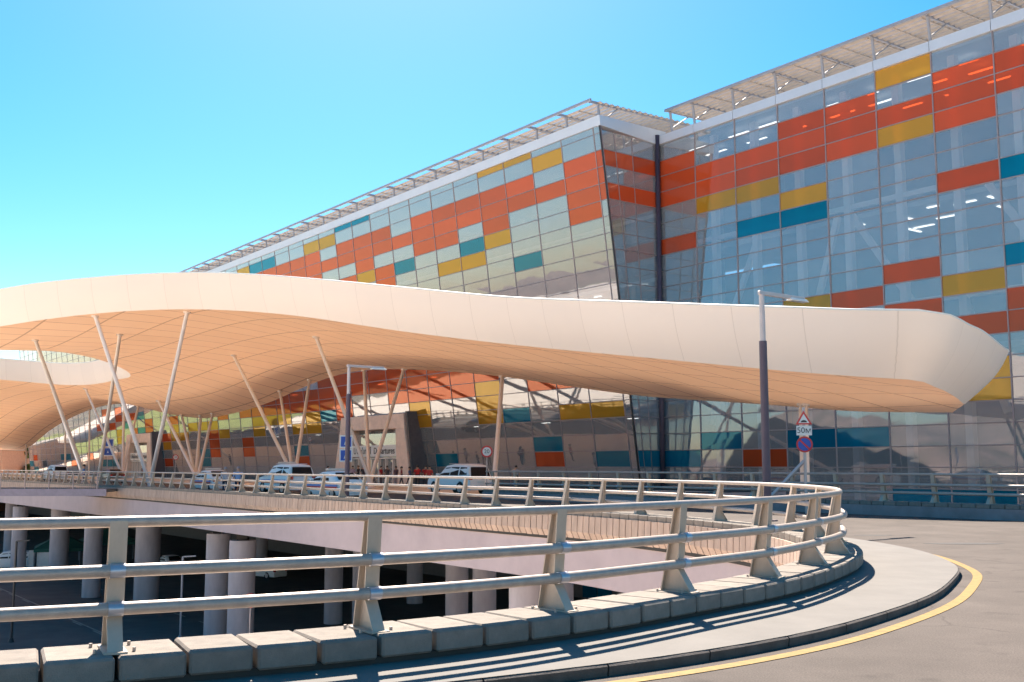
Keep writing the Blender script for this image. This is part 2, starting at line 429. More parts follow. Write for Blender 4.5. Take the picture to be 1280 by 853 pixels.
# coping blocks every 0.5 m
bl = MB(); bl.box(-.29, .45, -.238, .238, -.035, .145); blk0 = bl.build('coping_block', M['block'], bevel=.018)
bmesh_far = MB()
P_ = resample(C, .5); Nn, Tt = normals(P_)
order = sorted(range(len(P_)), key=lambda i: (P_[i][0] ** 2 + P_[i][1] ** 2) + (1e6 if (P_[i][0] < -6.5 and P_[i][1] < 20) else 0))
indiv = set(order[:98]); first = True
for i in range(len(P_)):
    if P_[i][0] < -40 and P_[i][1] < 10: continue
    a = math.atan2(Nn[i][1], Nn[i][0]) + rnd.uniform(-.012, .012)
    dz = rnd.uniform(-.004, .004)
    Mx = Matrix.Translation((P_[i][0], P_[i][1], PL - .145 + dz)) @ Matrix.Rotation(a, 4, 'Z')
    if i in indiv:
        o = blk0 if first else link_copy(blk0); first = False
        rehome(o, par); o.location = Mx.translation; o.rotation_euler = (0, 0, a)
    else: bmesh_far.box(-.29, .45, -.238, .238, -.035, .145, M=Mx)
o = rehome(bmesh_far.build('coping_block_run', M['block']), par); o['kind'] = 'stuff'
# ribbed precast panels hanging inside the opening
rb = MB(); P_ = resample(C, .34); Nn, Tt = normals(P_)
for i in range(len(P_)):
    if P_[i][1] < 12 : continue
    if i % 9 == 4 and False: continue
    c = Vector((P_[i][0], P_[i][1], 0)); nn = Vector((Nn[i][0], Nn[i][1], 0)); tt = Vector((Tt[i][0], Tt[i][1], 0))
    wv = .148; j = rnd.uniform(-.006, .006)
    prof = [(-.27, .20), (-.345 + j, .20), (-.37 + j, -.30), (-.20, -.66), (-.12, -.66), (-.27, -.28)]
    V = [c + nn * o_ + tt * (-wv) + Vector((0, 0, z)) for o_, z in prof] + [c + nn * o_ + tt * wv + Vector((0, 0, z)) for o_, z in prof]
    n = len(prof); rb.add(V, [tuple(range(n)), tuple(range(2 * n - 1, n - 1, -1))] + [(k, (k + 1) % n, n + (k + 1) % n, n + k) for k in range(n)])
o = rehome(rb.build('ribbed_panelling', M['rib']), par)
mb = MB(); Pg = C[(C[:, 1] > 12)]
sweep(mb, Pg[::2], [(-.22, -.5), (-.24, -1.93), (-.1, -1.93), (-.1, -.5)]); rehome(mb.build('edge_girder', M['girder']), par)

# ------------------------------------------------------------------ guard rails
def post_mesh():
    b = MB()
    w2 = .062
    inner_ = [(-.12, 0), (.085, .965)]
    outer_ = [(.165, .965), (.105, .25), (.27, 0)]
    def plate(a, c, th, w_):
        a, c = Vector((a[0], 0, a[1])), Vector((c[0], 0, c[1])); t = (c - a).normalized(); nn_ = Vector((t.z, 0, -t.x)) * th / 2
        b.box8([a - nn_ + Vector((0, -w_, 0)), a + nn_ + Vector((0, -w_, 0)), a + nn_ + Vector((0, w_, 0)), a - nn_ + Vector((0, w_, 0)),
                c - nn_ + Vector((0, -w_, 0)), c + nn_ + Vector((0, -w_, 0)), c + nn_ + Vector((0, w_, 0)), c - nn_ + Vector((0, w_, 0))])
    plate(inner_[0], inner_[1], .014, w2); plate(outer_[1], outer_[0], .014, w2 * 1.05); plate(outer_[2], outer_[1], .014, w2 * .9)
    web = [(-.115, 0), (.265, 0), (.102, .25), (.16, .96), (.088, .96)]
    V = [(x, -.01, z) for x, z in web] + [(x, .01, z) for x, z in web]
    b.add(V, [(0, 4, 3, 2, 1), (5, 6, 7, 8, 9)] + [(i, (i + 1) % 5, 5 + (i + 1) % 5, 5 + i) for i in range(5)])
    b.box(-.15, .30, -.085, .085, -.004, .012)
    b.box(.08, .17, -w2, w2, .955, .975)
    return b
BOLTS = ((-.11, -.14), (-.11, .14), (.21, -.14), (.21, .14))
def bolt_mesh():
    b = MB(); b.tube((0, 0, 0), (0, 0, .03), .014, n=6); return b
POST = post_mesh(); 
RAILS = [('top_rail', .125, .965, .044), ('middle_rail', .185, .60, .05), ('lower_rail', .165, .315, .05)]
def guard_rail(path, start, step, label, base=PL, keep=None, flip=1, maxcol=45, loc=None, pmat='post'):
    e = empty('guard_rail', loc or (path[0][0], path[0][1], base), label=label, cat='guard rail')
    for nm, o_, z, r in RAILS:
        mb = MB(); sweep(mb, path, circ(o_ * flip, base + z, r, 14)); rehome(mb.build(nm, M['galv'], smooth=True), e)
    pts = resample(path, step, start); Nn, Tt = normals(pts)
    p0 = None; cnt = 0
    for i in range(len(pts)):
        if keep and not keep(pts[i]): continue
        if cnt >= 98: break
        a = math.atan2(Nn[i][1], Nn[i][0]) + (0 if flip > 0 else math.pi)
        if p0 is None:
            p0 = POST.build('rail_post', M[pmat]); o = p0
            bolts = []
            bt = bolt_mesh().build('bolt', M['galv'])
            for bx_ in BOLTS:
                k = bt if not bolts else link_copy(bt); k.location = (*bx_, 0); bolts.append(k)
            cb = MB()
            cb.tube((.185, -.055, .60), (.185, .055, .60), .056, n=16); cb.bar((.13, 0, .60), (.185, 0, .60), .10, .05)
            cb2 = MB(); cb2.tube((.165, -.055, .315), (.165, .055, .315), .056, n=16); cb2.bar((.11, 0, .315), (.165, 0, .315), .10, .05)
            c1 = cb.build('collar', M['collar'], autosm=40); c2 = cb2.build('collar', M['collar'], autosm=40)
            for q in (*bolts, c1, c2): q.parent = p0
        else:
            o = link_copy(p0)
            if cnt < maxcol:
                for q in ((*bolts, c1, c2) if cnt < 12 else (c1, c2)):
                    k = link_copy(q, o)
        rehome(o, e); o.location = (pts[i][0], pts[i][1], base); o.rotation_euler = (0, 0, a); cnt += 1
    return e
iA = int(np.argmin(np.linalg.norm(C0 - np.array(near[0]), axis=1)))
step_ = 2.07
start = (iA * .25) % step_
# keep only what the frame can see on the left side
guard_rail(C, start - 0.0, step_, 'pale three-bar guard rail curving in a loop round the open well in the foreground', keep=lambda p: not (p[0] < -9 and p[1] < 12) and to_sd(p)[0] < 185, loc=(C[arc][0], C[arc][1], PL))

# far barrier on its low wall
b0, b1 = -12.0, 47.8
BP = np.array([(U * s_ + N * 33.95) for s_ in np.arange(b1, b0, -.5)])      # travels towards the camera; right of travel faces away
bw = empty('barrier_wall', sd(20, 33.9, 0), label='low shaded concrete wall with small coping blocks along the far edge of the road', cat='wall')
mb = MB(); mb.sdbox(b0, b1, 33.55, 34.35, -.6, .36); rehome(mb.build('wall_base', mat('shaded_kerb', (.27, .23, .23), .85, var=.2, scale=1.5)), bw)
mb = MB(); mb.box(-.33, .33, -.238, .238, 0, .14); b0o = mb.build('coping_block', M['block'], bevel=.015); fst = True; cnt = 0; rest = MB()
for k in range(int((b1 - b0) / .5)):
    s_ = b1 - .25 - k * .5; q = sd(s_, 33.95, .36)
    if s_ < 14: break
    if cnt < 70:
        o = b0o if fst else link_copy(b0o); fst = False; rehome(o, bw); o.location = q; o.rotation_euler = (0, 0, AZ); cnt += 1
guard_rail(BP, .6, 2.02, 'straight shaded three-bar guard rail along the far road edge before the glass wall', base=.50, flip=-1 if False else 1, keep=lambda p: to_sd(p)[0] > 12, loc=sd(20, 33.9, .5), maxcol=8)

# ------------------------------------------------------------------ terminal building
ZT, PITCHZ = 26.55, 1.309
def kz(k): return ZT - PITCHZ * (k - 1)          # z of the top of row k
def dl(z): return 57.4 - .137 * (z - 1.2)        # leaning left facade
SC = 60.45; WR = 4.09
term = empty('terminal_building', sd(60, 62, 0), label='long glass airport terminal with red, yellow and teal panes under a louvred roof edge', cat='building')
def part(mbx, name, m, **k): return rehome(mbx.build(name, m, **k), term)
def lean_hit(x, y):
    r = ray(x, y); t = (57.4 - .137 * (EYE - 1.2)) / (r[:2] @ N + .137 * r[2]); return np.array([0, 0, EYE]) + r * t
SL = [SC, 61.32] + [61.32 + 4.03 * i for i in range(1, 51)]          # left mullions; column j = SL[j]..SL[j+1]
SR = [SC - WR * i for i in range(0, 11)]                             # right mullions
LC, RC = {}, {}
# left facade colours: (column, row) with row -1 the clipped top row
def setL(c, rows, colr):
    for r_ in rows: LC[(c, r_ - 1)] = colr
O_, Y_, T_ = 'orange', 'yellow', 'teal'
setL(0, [2, 3, 4], O_); setL(1, [2, 3, 4, 5], O_)
setL(2, [1], Y_); setL(2, [3], O_); setL(3, [0], Y_); setL(3, [2, 3], O_); setL(3, [7], T_)
setL(4, [0], Y_); setL(4, [2, 3, 4], O_); setL(4, [5], Y_)
setL(5, [2, 3], O_); setL(5, [5], T_); setL(5, [6], Y_)
setL(6, [2, 3, 4], O_); setL(6, [6], Y_); setL(7, [2, 3, 4], O_)
setL(8, [3], O_); setL(8, [5], T_); setL(9, [2, 3, 5, 6], O_); setL(10, [0], T_); setL(10, [2, 3, 4], O_); setL(10, [5], Y_)
setL(11, [0], T_); setL(11, [2, 3, 5], O_); setL(12, [1], Y_); setL(12, [3, 5], O_); setL(13, [1], Y_); setL(13, [2, 3, 4, 5], O_)
setL(14, [2, 3, 4], O_); setL(15, [2, 3, 4], O_); setL(16, [1], T_); setL(16, [2, 3], O_); setL(17, [1], T_); setL(17, [2, 3], O_); setL(18, [1], Y_); setL(18, [2, 4], O_)
setL(0, [13], Y_); setL(19, [3, 4], O_); setL(20, [2, 3], O_); setL(21, [1], T_)
def cellL(x, y):
    P = lean_hit(x, y); s_, d_ = to_sd(P)
    c = [j for j in range(len(SL) - 1) if SL[j] <= s_ < SL[j + 1]]
    return (c[0] if c else None, int(math.floor((ZT - P[2]) / PITCHZ + 1)))
def pxa(lst, ox, oy, sc, colr, D=LC, fn=cellL):
    for x, y in lst: D[fn(ox + x / sc, oy + y / sc)] = colr
pxa([(150, 300), (550, 180), (620, 170), (500, 250), (560, 300), (620, 300), (230, 300), (330, 300), (700, 200), (780, 200), (860, 150), (860, 210), (1100, 150), (1100, 210), (1100, 260), (1230, 140), (1250, 200), (1230, 265), (980, 180), (980, 240), (930, 240), (400, 310), (45, 550), (45, 610), (390, 650), (330, 350), (200, 350), (620, 370), (1000, 150), (640, 200)], 300, 440, 4.923, O_)
pxa([(450, 370), (460, 440), (380, 450), (280, 430), (100, 480), (230, 440), (430, 400), (1100, 330), (1110, 400), (1110, 450), (90, 430)], 300, 440, 4.923, Y_)
pxa([(540, 390), (375, 600), (1240, 650)], 300, 440, 4.923, T_)
pxa([(50, 170), (150, 170), (50, 250), (330, 160), (680, 200), (780, 210), (710, 660), (150, 230), (230, 230), (230, 180)], 540, 440, 4.923, O_)
pxa([(340, 220), (340, 290), (340, 350), (340, 410), (840, 360), (900, 355), (1000, 345), (1100, 335), (1160, 330)], 540, 440, 4.923, Y_)
pxa([(515, 385), (710, 560), (1060, 655), (1160, 655), (85, 655)], 540, 440, 4.923, T_)
# far left stretch seen under the roof wave (crops at 7.1 from 120,500)
pxa([(80, 130), (200, 190), (160, 230), (300, 120), (460, 180), (480, 240), (550, 330), (680, 190), (620, 330), (700, 230), (1020, 330), (1050, 380), (1050, 460), (1110, 180), (640, 550), (590, 360), (20, 250), (180, 110), (340, 300)], 120, 500, 7.1, O_)
pxa([(220, 290), (230, 380), (740, 280), (770, 300), (970, 220), (1000, 230), (1100, 300), (730, 340), (880, 280), (610, 400), (1060, 260)], 120, 500, 7.1, Y_)
pxa([(400, 130), (400, 260), (270, 210), (60, 550), (180, 550), (580, 480), (970, 540), (990, 500)], 120, 500, 7.1, T_)
pxa([(310, 135), (610, 75), (680, 75), (895, 60), (1120, 125), (1160, 130), (360, 190)], 0, 560, 7.975, T_)
pxa([(370, 85), (730, 135), (1090, 20), (910, 115)], 0, 560, 7.975, O_)
# right facade colours
# broad red band of the glazing above the entrance, between its grey and yellow panes
GREY = [cellL(300 + x / 4.923, 440 + y / 4.923) for x, y in ((330, 215), (380, 210), (440, 200), (700, 300), (740, 330), (860, 280), (720, 270), (1000, 350), (780, 290))]
for x in range(60, 1300, 22):
    lim = 350 if x < 430 else (400 if x < 660 else 285)
    for y in range(110, lim, 14):
        ys = 330 - (x - 0) * .36 if x < 560 else 118
        if y < ys: continue
        c_ = cellL(300 + x / 4.923, 440 + y / 4.923)
        if c_ not in GREY and LC.get(c_) != Y_ and LC.get(c_) != T_: LC[c_] = O_
def setR(c, rows, colr):
    for r_ in rows: RC[(c, r_)] = colr
setR(0, [1, 2, 3, 6], O_); setR(0, [19], T_); setR(1, [2, 3], O_); setR(1, [4], Y_); setR(1, [18], T_)
setR(2, [2, 3], O_); setR(2, [4], Y_); setR(2, [6], T_); setR(2, [19], O_); setR(3, [1, 2, 3], O_); setR(3, [5], Y_); setR(3, [6], T_); setR(3, [18], T_)
setR(4, [1, 2, 3, 11], O_); setR(4, [18], T_); setR(5, [0, 3], Y_); setR(5, [2, 10, 12], O_); setR(5, [21], T_); setR(3, [11], Y_)
setR(6, [1, 2, 3, 6, 13], O_); setR(6, [11, 15, 16], Y_); setR(6, [21], T_); setR(7, [1, 2, 12, 13], O_); setR(7, [6, 10], T_)
setR(8, [2, 3, 8], O_); setR(8, [5], Y_); setR(9, [4, 5], O_)
cells = []          # (kind, quad, screen area)
def add_cell(kind, q):
    pr = [proj(v) if v[1] > 1 else (0, 0) for v in q]
    A = abs(sum(pr[i][0] * pr[(i + 1) % 4][1] - pr[(i + 1) % 4][0] * pr[i][1] for i in range(4))) / 2
    cx_ = sum(p[0] for p in pr) / 4; cy_ = sum(p[1] for p in pr) / 4
    if not (-20 < cx_ < 1300 and -20 < cy_ < 660): A *= .01
    if 385 < cy_ < 460 and cx_ > 230 : A *= .05
    cells.append((kind, q, A))
g_ = .035
def jit(v, nn): return v + nn * rnd.uniform(-.004, .004)
def nL(): return Vector((-N[0], -N[1], -.137)).normalized()
def PLf(s_, z): return sd(s_, dl(z), z)
zb_left = 28.42
for j in range(len(SL) - 1):
    for k in range(-1, 21):
        z1 = kz(k) if k > -1 else zb_left
        z1 = min(z1, zb_left); z0 = kz(k + 1)
        if k == 20: z0 = 0.02
        a, b = SL[j] + g_, SL[j + 1] - g_
        add_cell(LC.get((j, k), 'clear'), [jit(PLf(a, z0 + g_), nL()), jit(PLf(b, z0 + g_), nL()), jit(PLf(b, z1 - g_), nL()), jit(PLf(a, z1 - g_), nL())])
nR = Vector((-N[0], -N[1], 0))
for j in range(len(SR) - 1):
    for k in range(0, 28):
        z1 = kz(k) if k > 0 else 27.93; z0 = kz(k + 1)
        if z0 < LOW: z0 = LOW + .3
        if z1 - z0 < .3: continue
        a, b = SR[j] - g_, SR[j + 1] + g_
        add_cell(RC.get((j, k), 'clear'), [jit(sd(a, 60, z0 + g_), nR), jit(sd(b, 60, z0 + g_), nR), jit(sd(b, 60, z1 - g_), nR), jit(sd(a, 60, z1 - g_), nR)])
# return wall between the two facades
RETC = {1: O_, 3: O_, 12: O_, 19: T_}
for k in range(0, 21):
    z1 = kz(k) if k > 0 else 28.1; z0 = max(kz(k + 1), 0.02)
    for t0, t1 in ((0, .22), (.22, .52), (.52, 1)):
        def dr(t, z): return dl(z) + (60 - dl(z)) * t
        q = [sd(SC, dr(t0, z0) + .03, z0 + g_), sd(SC, dr(t1, z0) - .03, z0 + g_), sd(SC, dr(t1, z1) - .03, z1 - g_), sd(SC, dr(t0, z1) + .03, z1 - g_)]
        add_cell(RETC.get(k, 'clear'), [jit(v, Vector((-U[0], -U[1], 0))) for v in q])
for kind in ('clear', 'orange', 'yellow', 'teal'):
    lst = sorted([c for c in cells if c[0] == kind], key=lambda c: -c[2])
    for c in lst[:96]:
        b = MB(); b.quad(*c[1]); part(b, kind + '_glass_pane', G[kind])
    if lst[96:]:
        b = MB()
        for c in lst[96:]: b.quad(*c[1])
        part(b, kind + '_glazing', G[kind])['kind'] = 'stuff'
# mullions and transoms
def rot_bar(mbx, a, b, w, dep): mbx.bar(a, b, w, dep, up=(N[0], N[1], 0))
for j, s_ in enumerate(SL):
    b = MB(); w_ = .06 if j != 0 else .12
    rot_bar(b, sd(s_, dl(0) , 0), sd(s_, dl(zb_left), zb_left), w_, .09); part(b, 'mullion', M['mullion'])
b = MB(); b.bar(sd(SC, dl(0) - .06, 0), sd(SC, dl(zb_left) - .06, zb_left), .12, .12); part(b, 'corner_edge', M['black'])
for j, s_ in enumerate(SR[1:]):
    b = MB(); rot_bar(b, sd(s_, 60, LOW), sd(s_, 60, 27.93), .075, .12); part(b, 'mullion', M['mullion'])
for k in range(0, 21):
    z = kz(k); b = MB(); b.bar(PLf(SC, z), PLf(SL[-1], z), .06, .05); part(b, 'transom', M['mullion'])
for k in range(1, 28):
    z = kz(k); b = MB(); b.bar(sd(SC, 60, z), sd(SR[-1], 60, z), .10, .06); part(b, 'transom', M['mullion'])
for k in range(1, 21):
    z = kz(k); b = MB(); b.bar(sd(SC, dl(z), z), sd(SC, 60, z), .06, .06); part(b, 'transom', M['mullion'])
for t in (.22, .52):
    b = MB(); b.bar(sd(SC, dl(0) + (60 - dl(0)) * t, 0), sd(SC, dl(28) + (60 - dl(28)) * t, 28), .07, .07); part(b, 'mullion', M['mullion'])
b = MB(); b.tube(sd(SC - .15, 59.75, LOW), sd(SC - .15, 59.75, 28.7), .20, n=16); part(b, 'corner_column', M['dkpost'], smooth=True)
# parapets
b = MB()
b.box8([sd(SC - .1, dl(28.42) - .12, 28.42), sd(SC - .1, 60.8, 28.42), sd(SL[-1], 60.8, 28.42), sd(SL[-1], dl(28.42) - .12, 28.42),
        sd(SC - .1, dl(28.42) - .2, 29.2), sd(SC - .1, 60.8, 29.2), sd(SL[-1], 60.8, 29.2), sd(SL[-1], dl(28.42) - .2, 29.2)])
part(b, 'parapet', M['parapet'])
b = MB()
b.box8([sd(SC - .14, dl(28.4) - .12, 28.38), sd(SC - .14, 60.0, 27.93), sd(SC + .3, 60.0, 27.93), sd(SC + .3, dl(28.4) - .12, 28.38),
        sd(SC - .14, dl(28.4) - .2, 29.17), sd(SC - .14, 60.0, 28.62), sd(SC + .3, 60.0, 28.62), sd(SC + .3, dl(28.4) - .2, 29.17)])
part(b, 'parapet', M['parapet'])
for j in range(10):
    b = MB(); b.sdbox(SR[j] - .02, SR[j + 1] + .02, 59.82, 60.6, 27.93, 28.62); part(b, 'parapet', M['parapet'])
# building mass: roof, rear walls, floors
b = MB(); b.sdbox(SR[-1], SC, 60.6, 110, 28.0, 28.3); b.sdbox(SC, SL[-1], 60.8, 110, 28.42, 28.8); part(b, 'roof', M['intlight'])
b = MB()
b.sdbox(SR[-1], SC, 76, 76.4, LOW, 28.0); b.sdbox(SC + .6, SL[-1], 68, 68.4, -1, 28.4); b.sdbox(SC + .35, SC + .6, 60.3, 68, LOW, 28.3); part(b, 'inner_wall', M['interior'])
b = MB(); b.sdbox(SL[-1], SL[-1] + .4, 57.5, 110, LOW, 28.4); b.sdbox(SR[-1] - .4, SR[-1], 60.2, 110, LOW, 28); b.sdbox(SR[-1], SL[-1], 109.6, 110, LOW, 28); part(b, 'outer_wall', M['tan'])
b = MB(); b.sdbox(SR[-1], SC, 62.5, 76, LOW, LOW + .3)
for zf in (0.0, 9.6, 20.2): b.sdbox(SR[-1], SC + .3, 64.5 if zf < 20 else 66, 76, zf - .35, zf)
for zf in (6.5, 12, 17.5, 23): b.sdbox(SC + .6, SL[-1], 62.0, 68, zf - .3, zf)
part(b, 'floor_slab', M['intlight'])
# interior steel seen through the right facade
for j in range(1, 11):
    s_ = SR[j]
    b = MB(); b.sdbox(s_ - .75, s_ - .25, 61.4, 61.9, LOW, 27.9); part(b, 'inner_post', M['white'])
b = MB()
for zf in (19.4, 12.2): b.sdbox(SR[-1], SC - .5, 61.5, 61.8, zf, zf + .35)
part(b, 'inner_beam', M['white'])
for j, (s0, z0, s1, z1) in enumerate([(44.5, 20, 39.5, 12.4), (39.5, 12.4, 36.0, 5.5), (47.6, 12.2, 45.2, 19.4), (48.5, 5, 47.6, 12.2), (36, 12.4, 33.5, 5.0), (52.4, 19.2, 55.8, 12.4), (34, 19.4, 29.5, 12.4), (55.8, 12.4, 57.5, 5)]):
    b = MB(); b.bar(sd(s0, 62.6, z0), sd(s1, 62.6, z1), .45, .3, up=(N[0], N[1], 0)); part(b, 'brace', M['white'])
# ceiling lamps inside
def lamp_strip(s_, d_, z, L, ax='s'):
    b = MB()
    if ax == 's': b.sdbox(s_, s_ + L, d_, d_ + .22, z - .05, z)
    else: b.sdbox(s_, s_ + .22, d_, d_ + L, z - .05, z)
    part(b, 'ceiling_lamp', M['lamp'])
for i in range(26): lamp_strip(22 + (i % 10) * 3.9 + rnd.uniform(-.8, .8), [62.3, 64.4, 67.2][i // 10] + rnd.uniform(-.3, .3), 27.6, rnd.uniform(.8, 2.4))
for i in range(22): lamp_strip(20 + (i % 11) * 2.6 + rnd.uniform(-1, 1), [66.9, 70.6][i // 11] + rnd.uniform(-1.2, 1.2), 19.8, rnd.uniform(.5, 1.9), 's' if i % 3 else 'd')
for i in range(8): lamp_strip(22 + i * 4.6, 66 + rnd.uniform(-1, 1), 9.2, rnd.uniform(.5, 1.2))
for i in range(22): lamp_strip(63 + i * 4.03, 63.2 + rnd.uniform(-.4, .4), [11.65, 5.9, 17.1][i % 3], rnd.uniform(.6, 1.6))

# roof louvres
def louvre(s0, s1, d0, d1, z, slope, gap, posts, tag_name):
    b = MB()
    def zz(d_): return z + (d_ - d0) * slope
    b.bar(sd(s0, d0, z), sd(s1, d0, z), .16, .20); part(b, 'edge_beam', M['steel'])
    for s_ in posts:
        b = MB()
        b.tube(sd(s_, d0 + gap + .3, 28.5), sd(s_, d0 + gap + .1, zz(d0 + gap) - .1), .10, n=8)
        b.bar(sd(s_, d0, zz(d0)), sd(s_, d1, zz(d1)), .12, .22)
        b.tube(sd(s_, d0 + gap + .3, 29.0), sd(s_, d0 + gap + 2.2, zz(d0 + gap + 2) - .1), .05, n=6)
        part(b, 'roof_post', M['steel'])
    b = MB(); d_ = d0 + gap; tt = .0
    while d_ < d1:
        a, c = sd(s0, d_, zz(d_) + .02), sd(s1, d_, zz(d_) + .02); nn = sd(0, .29, -.085); up = Vector((0, 0, .05))
        b.box8([a, a + nn, c + nn, c, a + up, a + nn + up, c + nn + up, c + up]); d_ += .62
    for s_ in np.arange(s0 + .6, s1, 2.02): b.bar(sd(s_, d0 + gap, zz(d0 + gap) - .05), sd(s_, d1, zz(d1) - .05), .10, .10)
    part(b, 'louvre_slats', M['slat'])
louvre(SR[-1], 59.0, 59.4, 67.5, 30.35, .02, .35, [SC - 1.6] + [s_ for s_ in SR[1:-1]], 'r')
louvre(61.0, 262, 53.2, 68, 30.55, .02, 1.0, [61.4] + [s_ for s_ in SL[2:40]], 'l')

# entrance portals
def text_mesh(body, size, name, m, ext=.01, align='CENTER'):
    cu = bpy.data.curves.new('txt', 'FONT'); cu.body = body; cu.size = size; cu.extrude = ext; cu.align_x = align; cu.align_y = 'CENTER'
    to = bpy.data.objects.new('txt', cu); COL.objects.link(to)
    dg = bpy.context.evaluated_depsgraph_get(); me = bpy.data.meshes.new_from_object(to.evaluated_get(dg))
    bpy.data.objects.remove(to); me.name = name; me.materials.clear(); me.materials.append(m)
    o = bpy.data.objects.new(name, me); COL.objects.link(o); return o
def facing(o, loc, parent, face=-1, extra=0.0):
    """stand a text/flat mesh (in its XY plane) upright facing -N (the road)"""
    o.rotation_euler = (R(90), 0, AZ - math.pi / 2 + extra); o.location = loc; rehome(o, parent)
def portal(x_left, x_right, label, text):
    DP = 55.3; s0 = to_sd(ground_pt(x_right, DP))[0]; W_ = to_sd(ground_pt(x_left, DP))[0] - s0; Hh = 7.1
    e = empty('entrance_portal', sd(s0 + W_ / 2, DP + .3, 0), label=label, cat='entrance', group=None)
    def P4(sa, sb, da, db): return sa, sb
    fr = MB(); ti = 1.3
    # legs lean inwards towards the top
    for a0, a1, b0_, b1_ in ((0, 2.6, ti, 3.1), (W_ - 2.6, W_, W_ - 3.1, W_ - ti)):
        fr.box8([sd(s0 + a0, DP, 0), sd(s0 + a0, 57.5, 0), sd(s0 + a1, 57.5, 0), sd(s0 + a1, DP, 0), sd(s0 + b0_, DP, Hh - 1.5), sd(s0 + b0_, 57.5, Hh - 1.5), sd(s0 + b1_, 57.5, Hh - 1.5), sd(s0 + b1_, DP, Hh - 1.5)])
    fr.box8([sd(s0 + ti, DP, Hh - 1.5), sd(s0 + ti, 57, Hh - 1.5), sd(s0 + W_ - ti, 57, Hh - 1.5), sd(s0 + W_ - ti, DP, Hh - 1.5), sd(s0 + ti + .25, DP, Hh), sd(s0 + ti + .25, 57, Hh), sd(s0 + W_ - ti - .25, 57, Hh), sd(s0 + W_ - ti - .25, DP, Hh)])
    rehome(fr.build('portal_frame', M['stone'], bevel=.04), e)
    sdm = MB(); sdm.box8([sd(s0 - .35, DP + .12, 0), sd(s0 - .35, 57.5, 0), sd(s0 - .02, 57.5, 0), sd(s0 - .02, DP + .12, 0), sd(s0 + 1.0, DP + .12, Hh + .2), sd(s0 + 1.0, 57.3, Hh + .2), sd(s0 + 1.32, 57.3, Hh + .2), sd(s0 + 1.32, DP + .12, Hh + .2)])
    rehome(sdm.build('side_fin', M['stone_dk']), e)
    gl = MB(); gl.sdbox(s0 + 2.9, s0 + W_ - 2.9, 56.2, 56.24, 0, 5.2); rehome(gl.build('portal_glass', G['clear']), e)
    dm = MB()
    for k in range(8): dm.sdbox(s0 + 3.0 + k * (W_ - 6.2) / 7, s0 + 3.12 + k * (W_ - 6.2) / 7, 55.9, 56.2, 0, 2.6)
    dm.sdbox(s0 + 2.8, s0 + W_ - 2.8, 55.9, 56.2, 2.5, 2.65); rehome(dm.build('door_frame', M['white']), e)
    bd = MB(); bd.sdbox(s0 + 2.7, s0 + W_ - 3.4, DP + .25, DP + .45, 2.75, 3.95); bo = rehome(bd.build('name_board', M['paper']), e)
    t = text_mesh(text, .95, 'lettering', M['ink']); t.rotation_euler = (R(90), 0, AZ - math.pi / 2 + 0)
    t.location = sd(s0 + W_ / 2 - .35, DP + .22, 3.33); rehome(t, e)
    return e
portal(417, 513, 'stone entrance portal with white Departures board, nearest and largest along the glass wall', 'Մեկնում  Departures')
portal(153, 190, 'small distant stone entrance portal between the left roof struts', 'Մեկնում  Departures')

# ------------------------------------------------------------------ white roof wave
def cv(pts): a = np.array(sorted(pts)); return lambda x: np.interp(x, a[:, 0], a[:, 1])
def smoothcv(pts):
    a = np.array(sorted(pts), float)
    def f(x):
        # cubic hermite (finite difference tangents)
        x = float(np.clip(x, a[0, 0], a[-1, 0])); i = int(np.clip(np.searchsorted(a[:, 0], x) - 1, 0, len(a) - 2))
        def m(k):
            if k == 0: return (a[1, 1] - a[0, 1]) / (a[1, 0] - a[0, 0])
            if k == len(a) - 1: return (a[-1, 1] - a[-2, 1]) / (a[-1, 0] - a[-2, 0])
            return .5 * ((a[k + 1, 1] - a[k, 1]) / (a[k + 1, 0] - a[k, 0]) + (a[k, 1] - a[k - 1, 1]) / (a[k, 0] - a[k - 1, 0]))
        h = a[i + 1, 0] - a[i, 0]; t = (x - a[i, 0]) / h
        return (2 * t ** 3 - 3 * t * t + 1) * a[i, 1] + (t ** 3 - 2 * t * t + t) * h * m(i) + (-2 * t ** 3 + 3 * t * t) * a[i + 1, 1] + (t ** 3 - t * t) * h * m(i + 1)
    return f
yb = smoothcv([(0, 408), (60, 399), (120, 392), (180, 388), (235, 386.5), (320, 390), (380, 396), (440, 405), (500, 414), (640, 431), (720, 439), (800, 446.5), (960, 462), (1050, 470), (1140, 476.5), (1170, 484), (1190, 494), (1205, 506), (1210, 515)])
yt = smoothcv([(-5, 361), (60, 353), (120, 347), (180, 343), (235, 341), (320, 344), (440, 354), (500, 360), (640, 373), (770, 378), (960, 385), (1100, 389.5), (1166, 394), (1230, 419), (1258, 436), (1266, 455)])
# front bottom edge in (s, d)
FE = spline([(30.6, 51.6), (29.2, 50.4), (27.8, 47.6), (26.3, 44.2), (25.0, 41.0), (23.9, 37.6), (26.0, 36.3), (29.2, 35.5), (36.8, 35.1), (48, 35.4), (56.3, 33.6), (62, 32.2), (70, 30.2), (76.8, 27.4), (83, 23.2), (91.7, 17.6), (98, 14.2), (103, 13.6), (107, 16.5), (110, 21), (112.5, 26), (116, 32), (122, 36.7), (132, 38.2), (142, 37.2), (149, 34.4), (153, 29), (155, 22), (158, 15), (166, 11), (180, 12), (200, 18), (230, 20), (262, 16)], 1.0)
ctrl = []
for (x, y, D) in [(1140, 476, 41.5), (960, 462, 44.5), (800, 446.5, 50.5), (640, 431, 60), (500, 414, 65), (440, 405, 67.5), (320, 390, 75), (235, 386.5, 78), (120, 392, 80), (0, 408, 84)]:
    P = atY(x, y, D); ctrl.append((*to_sd(P), P[2]))
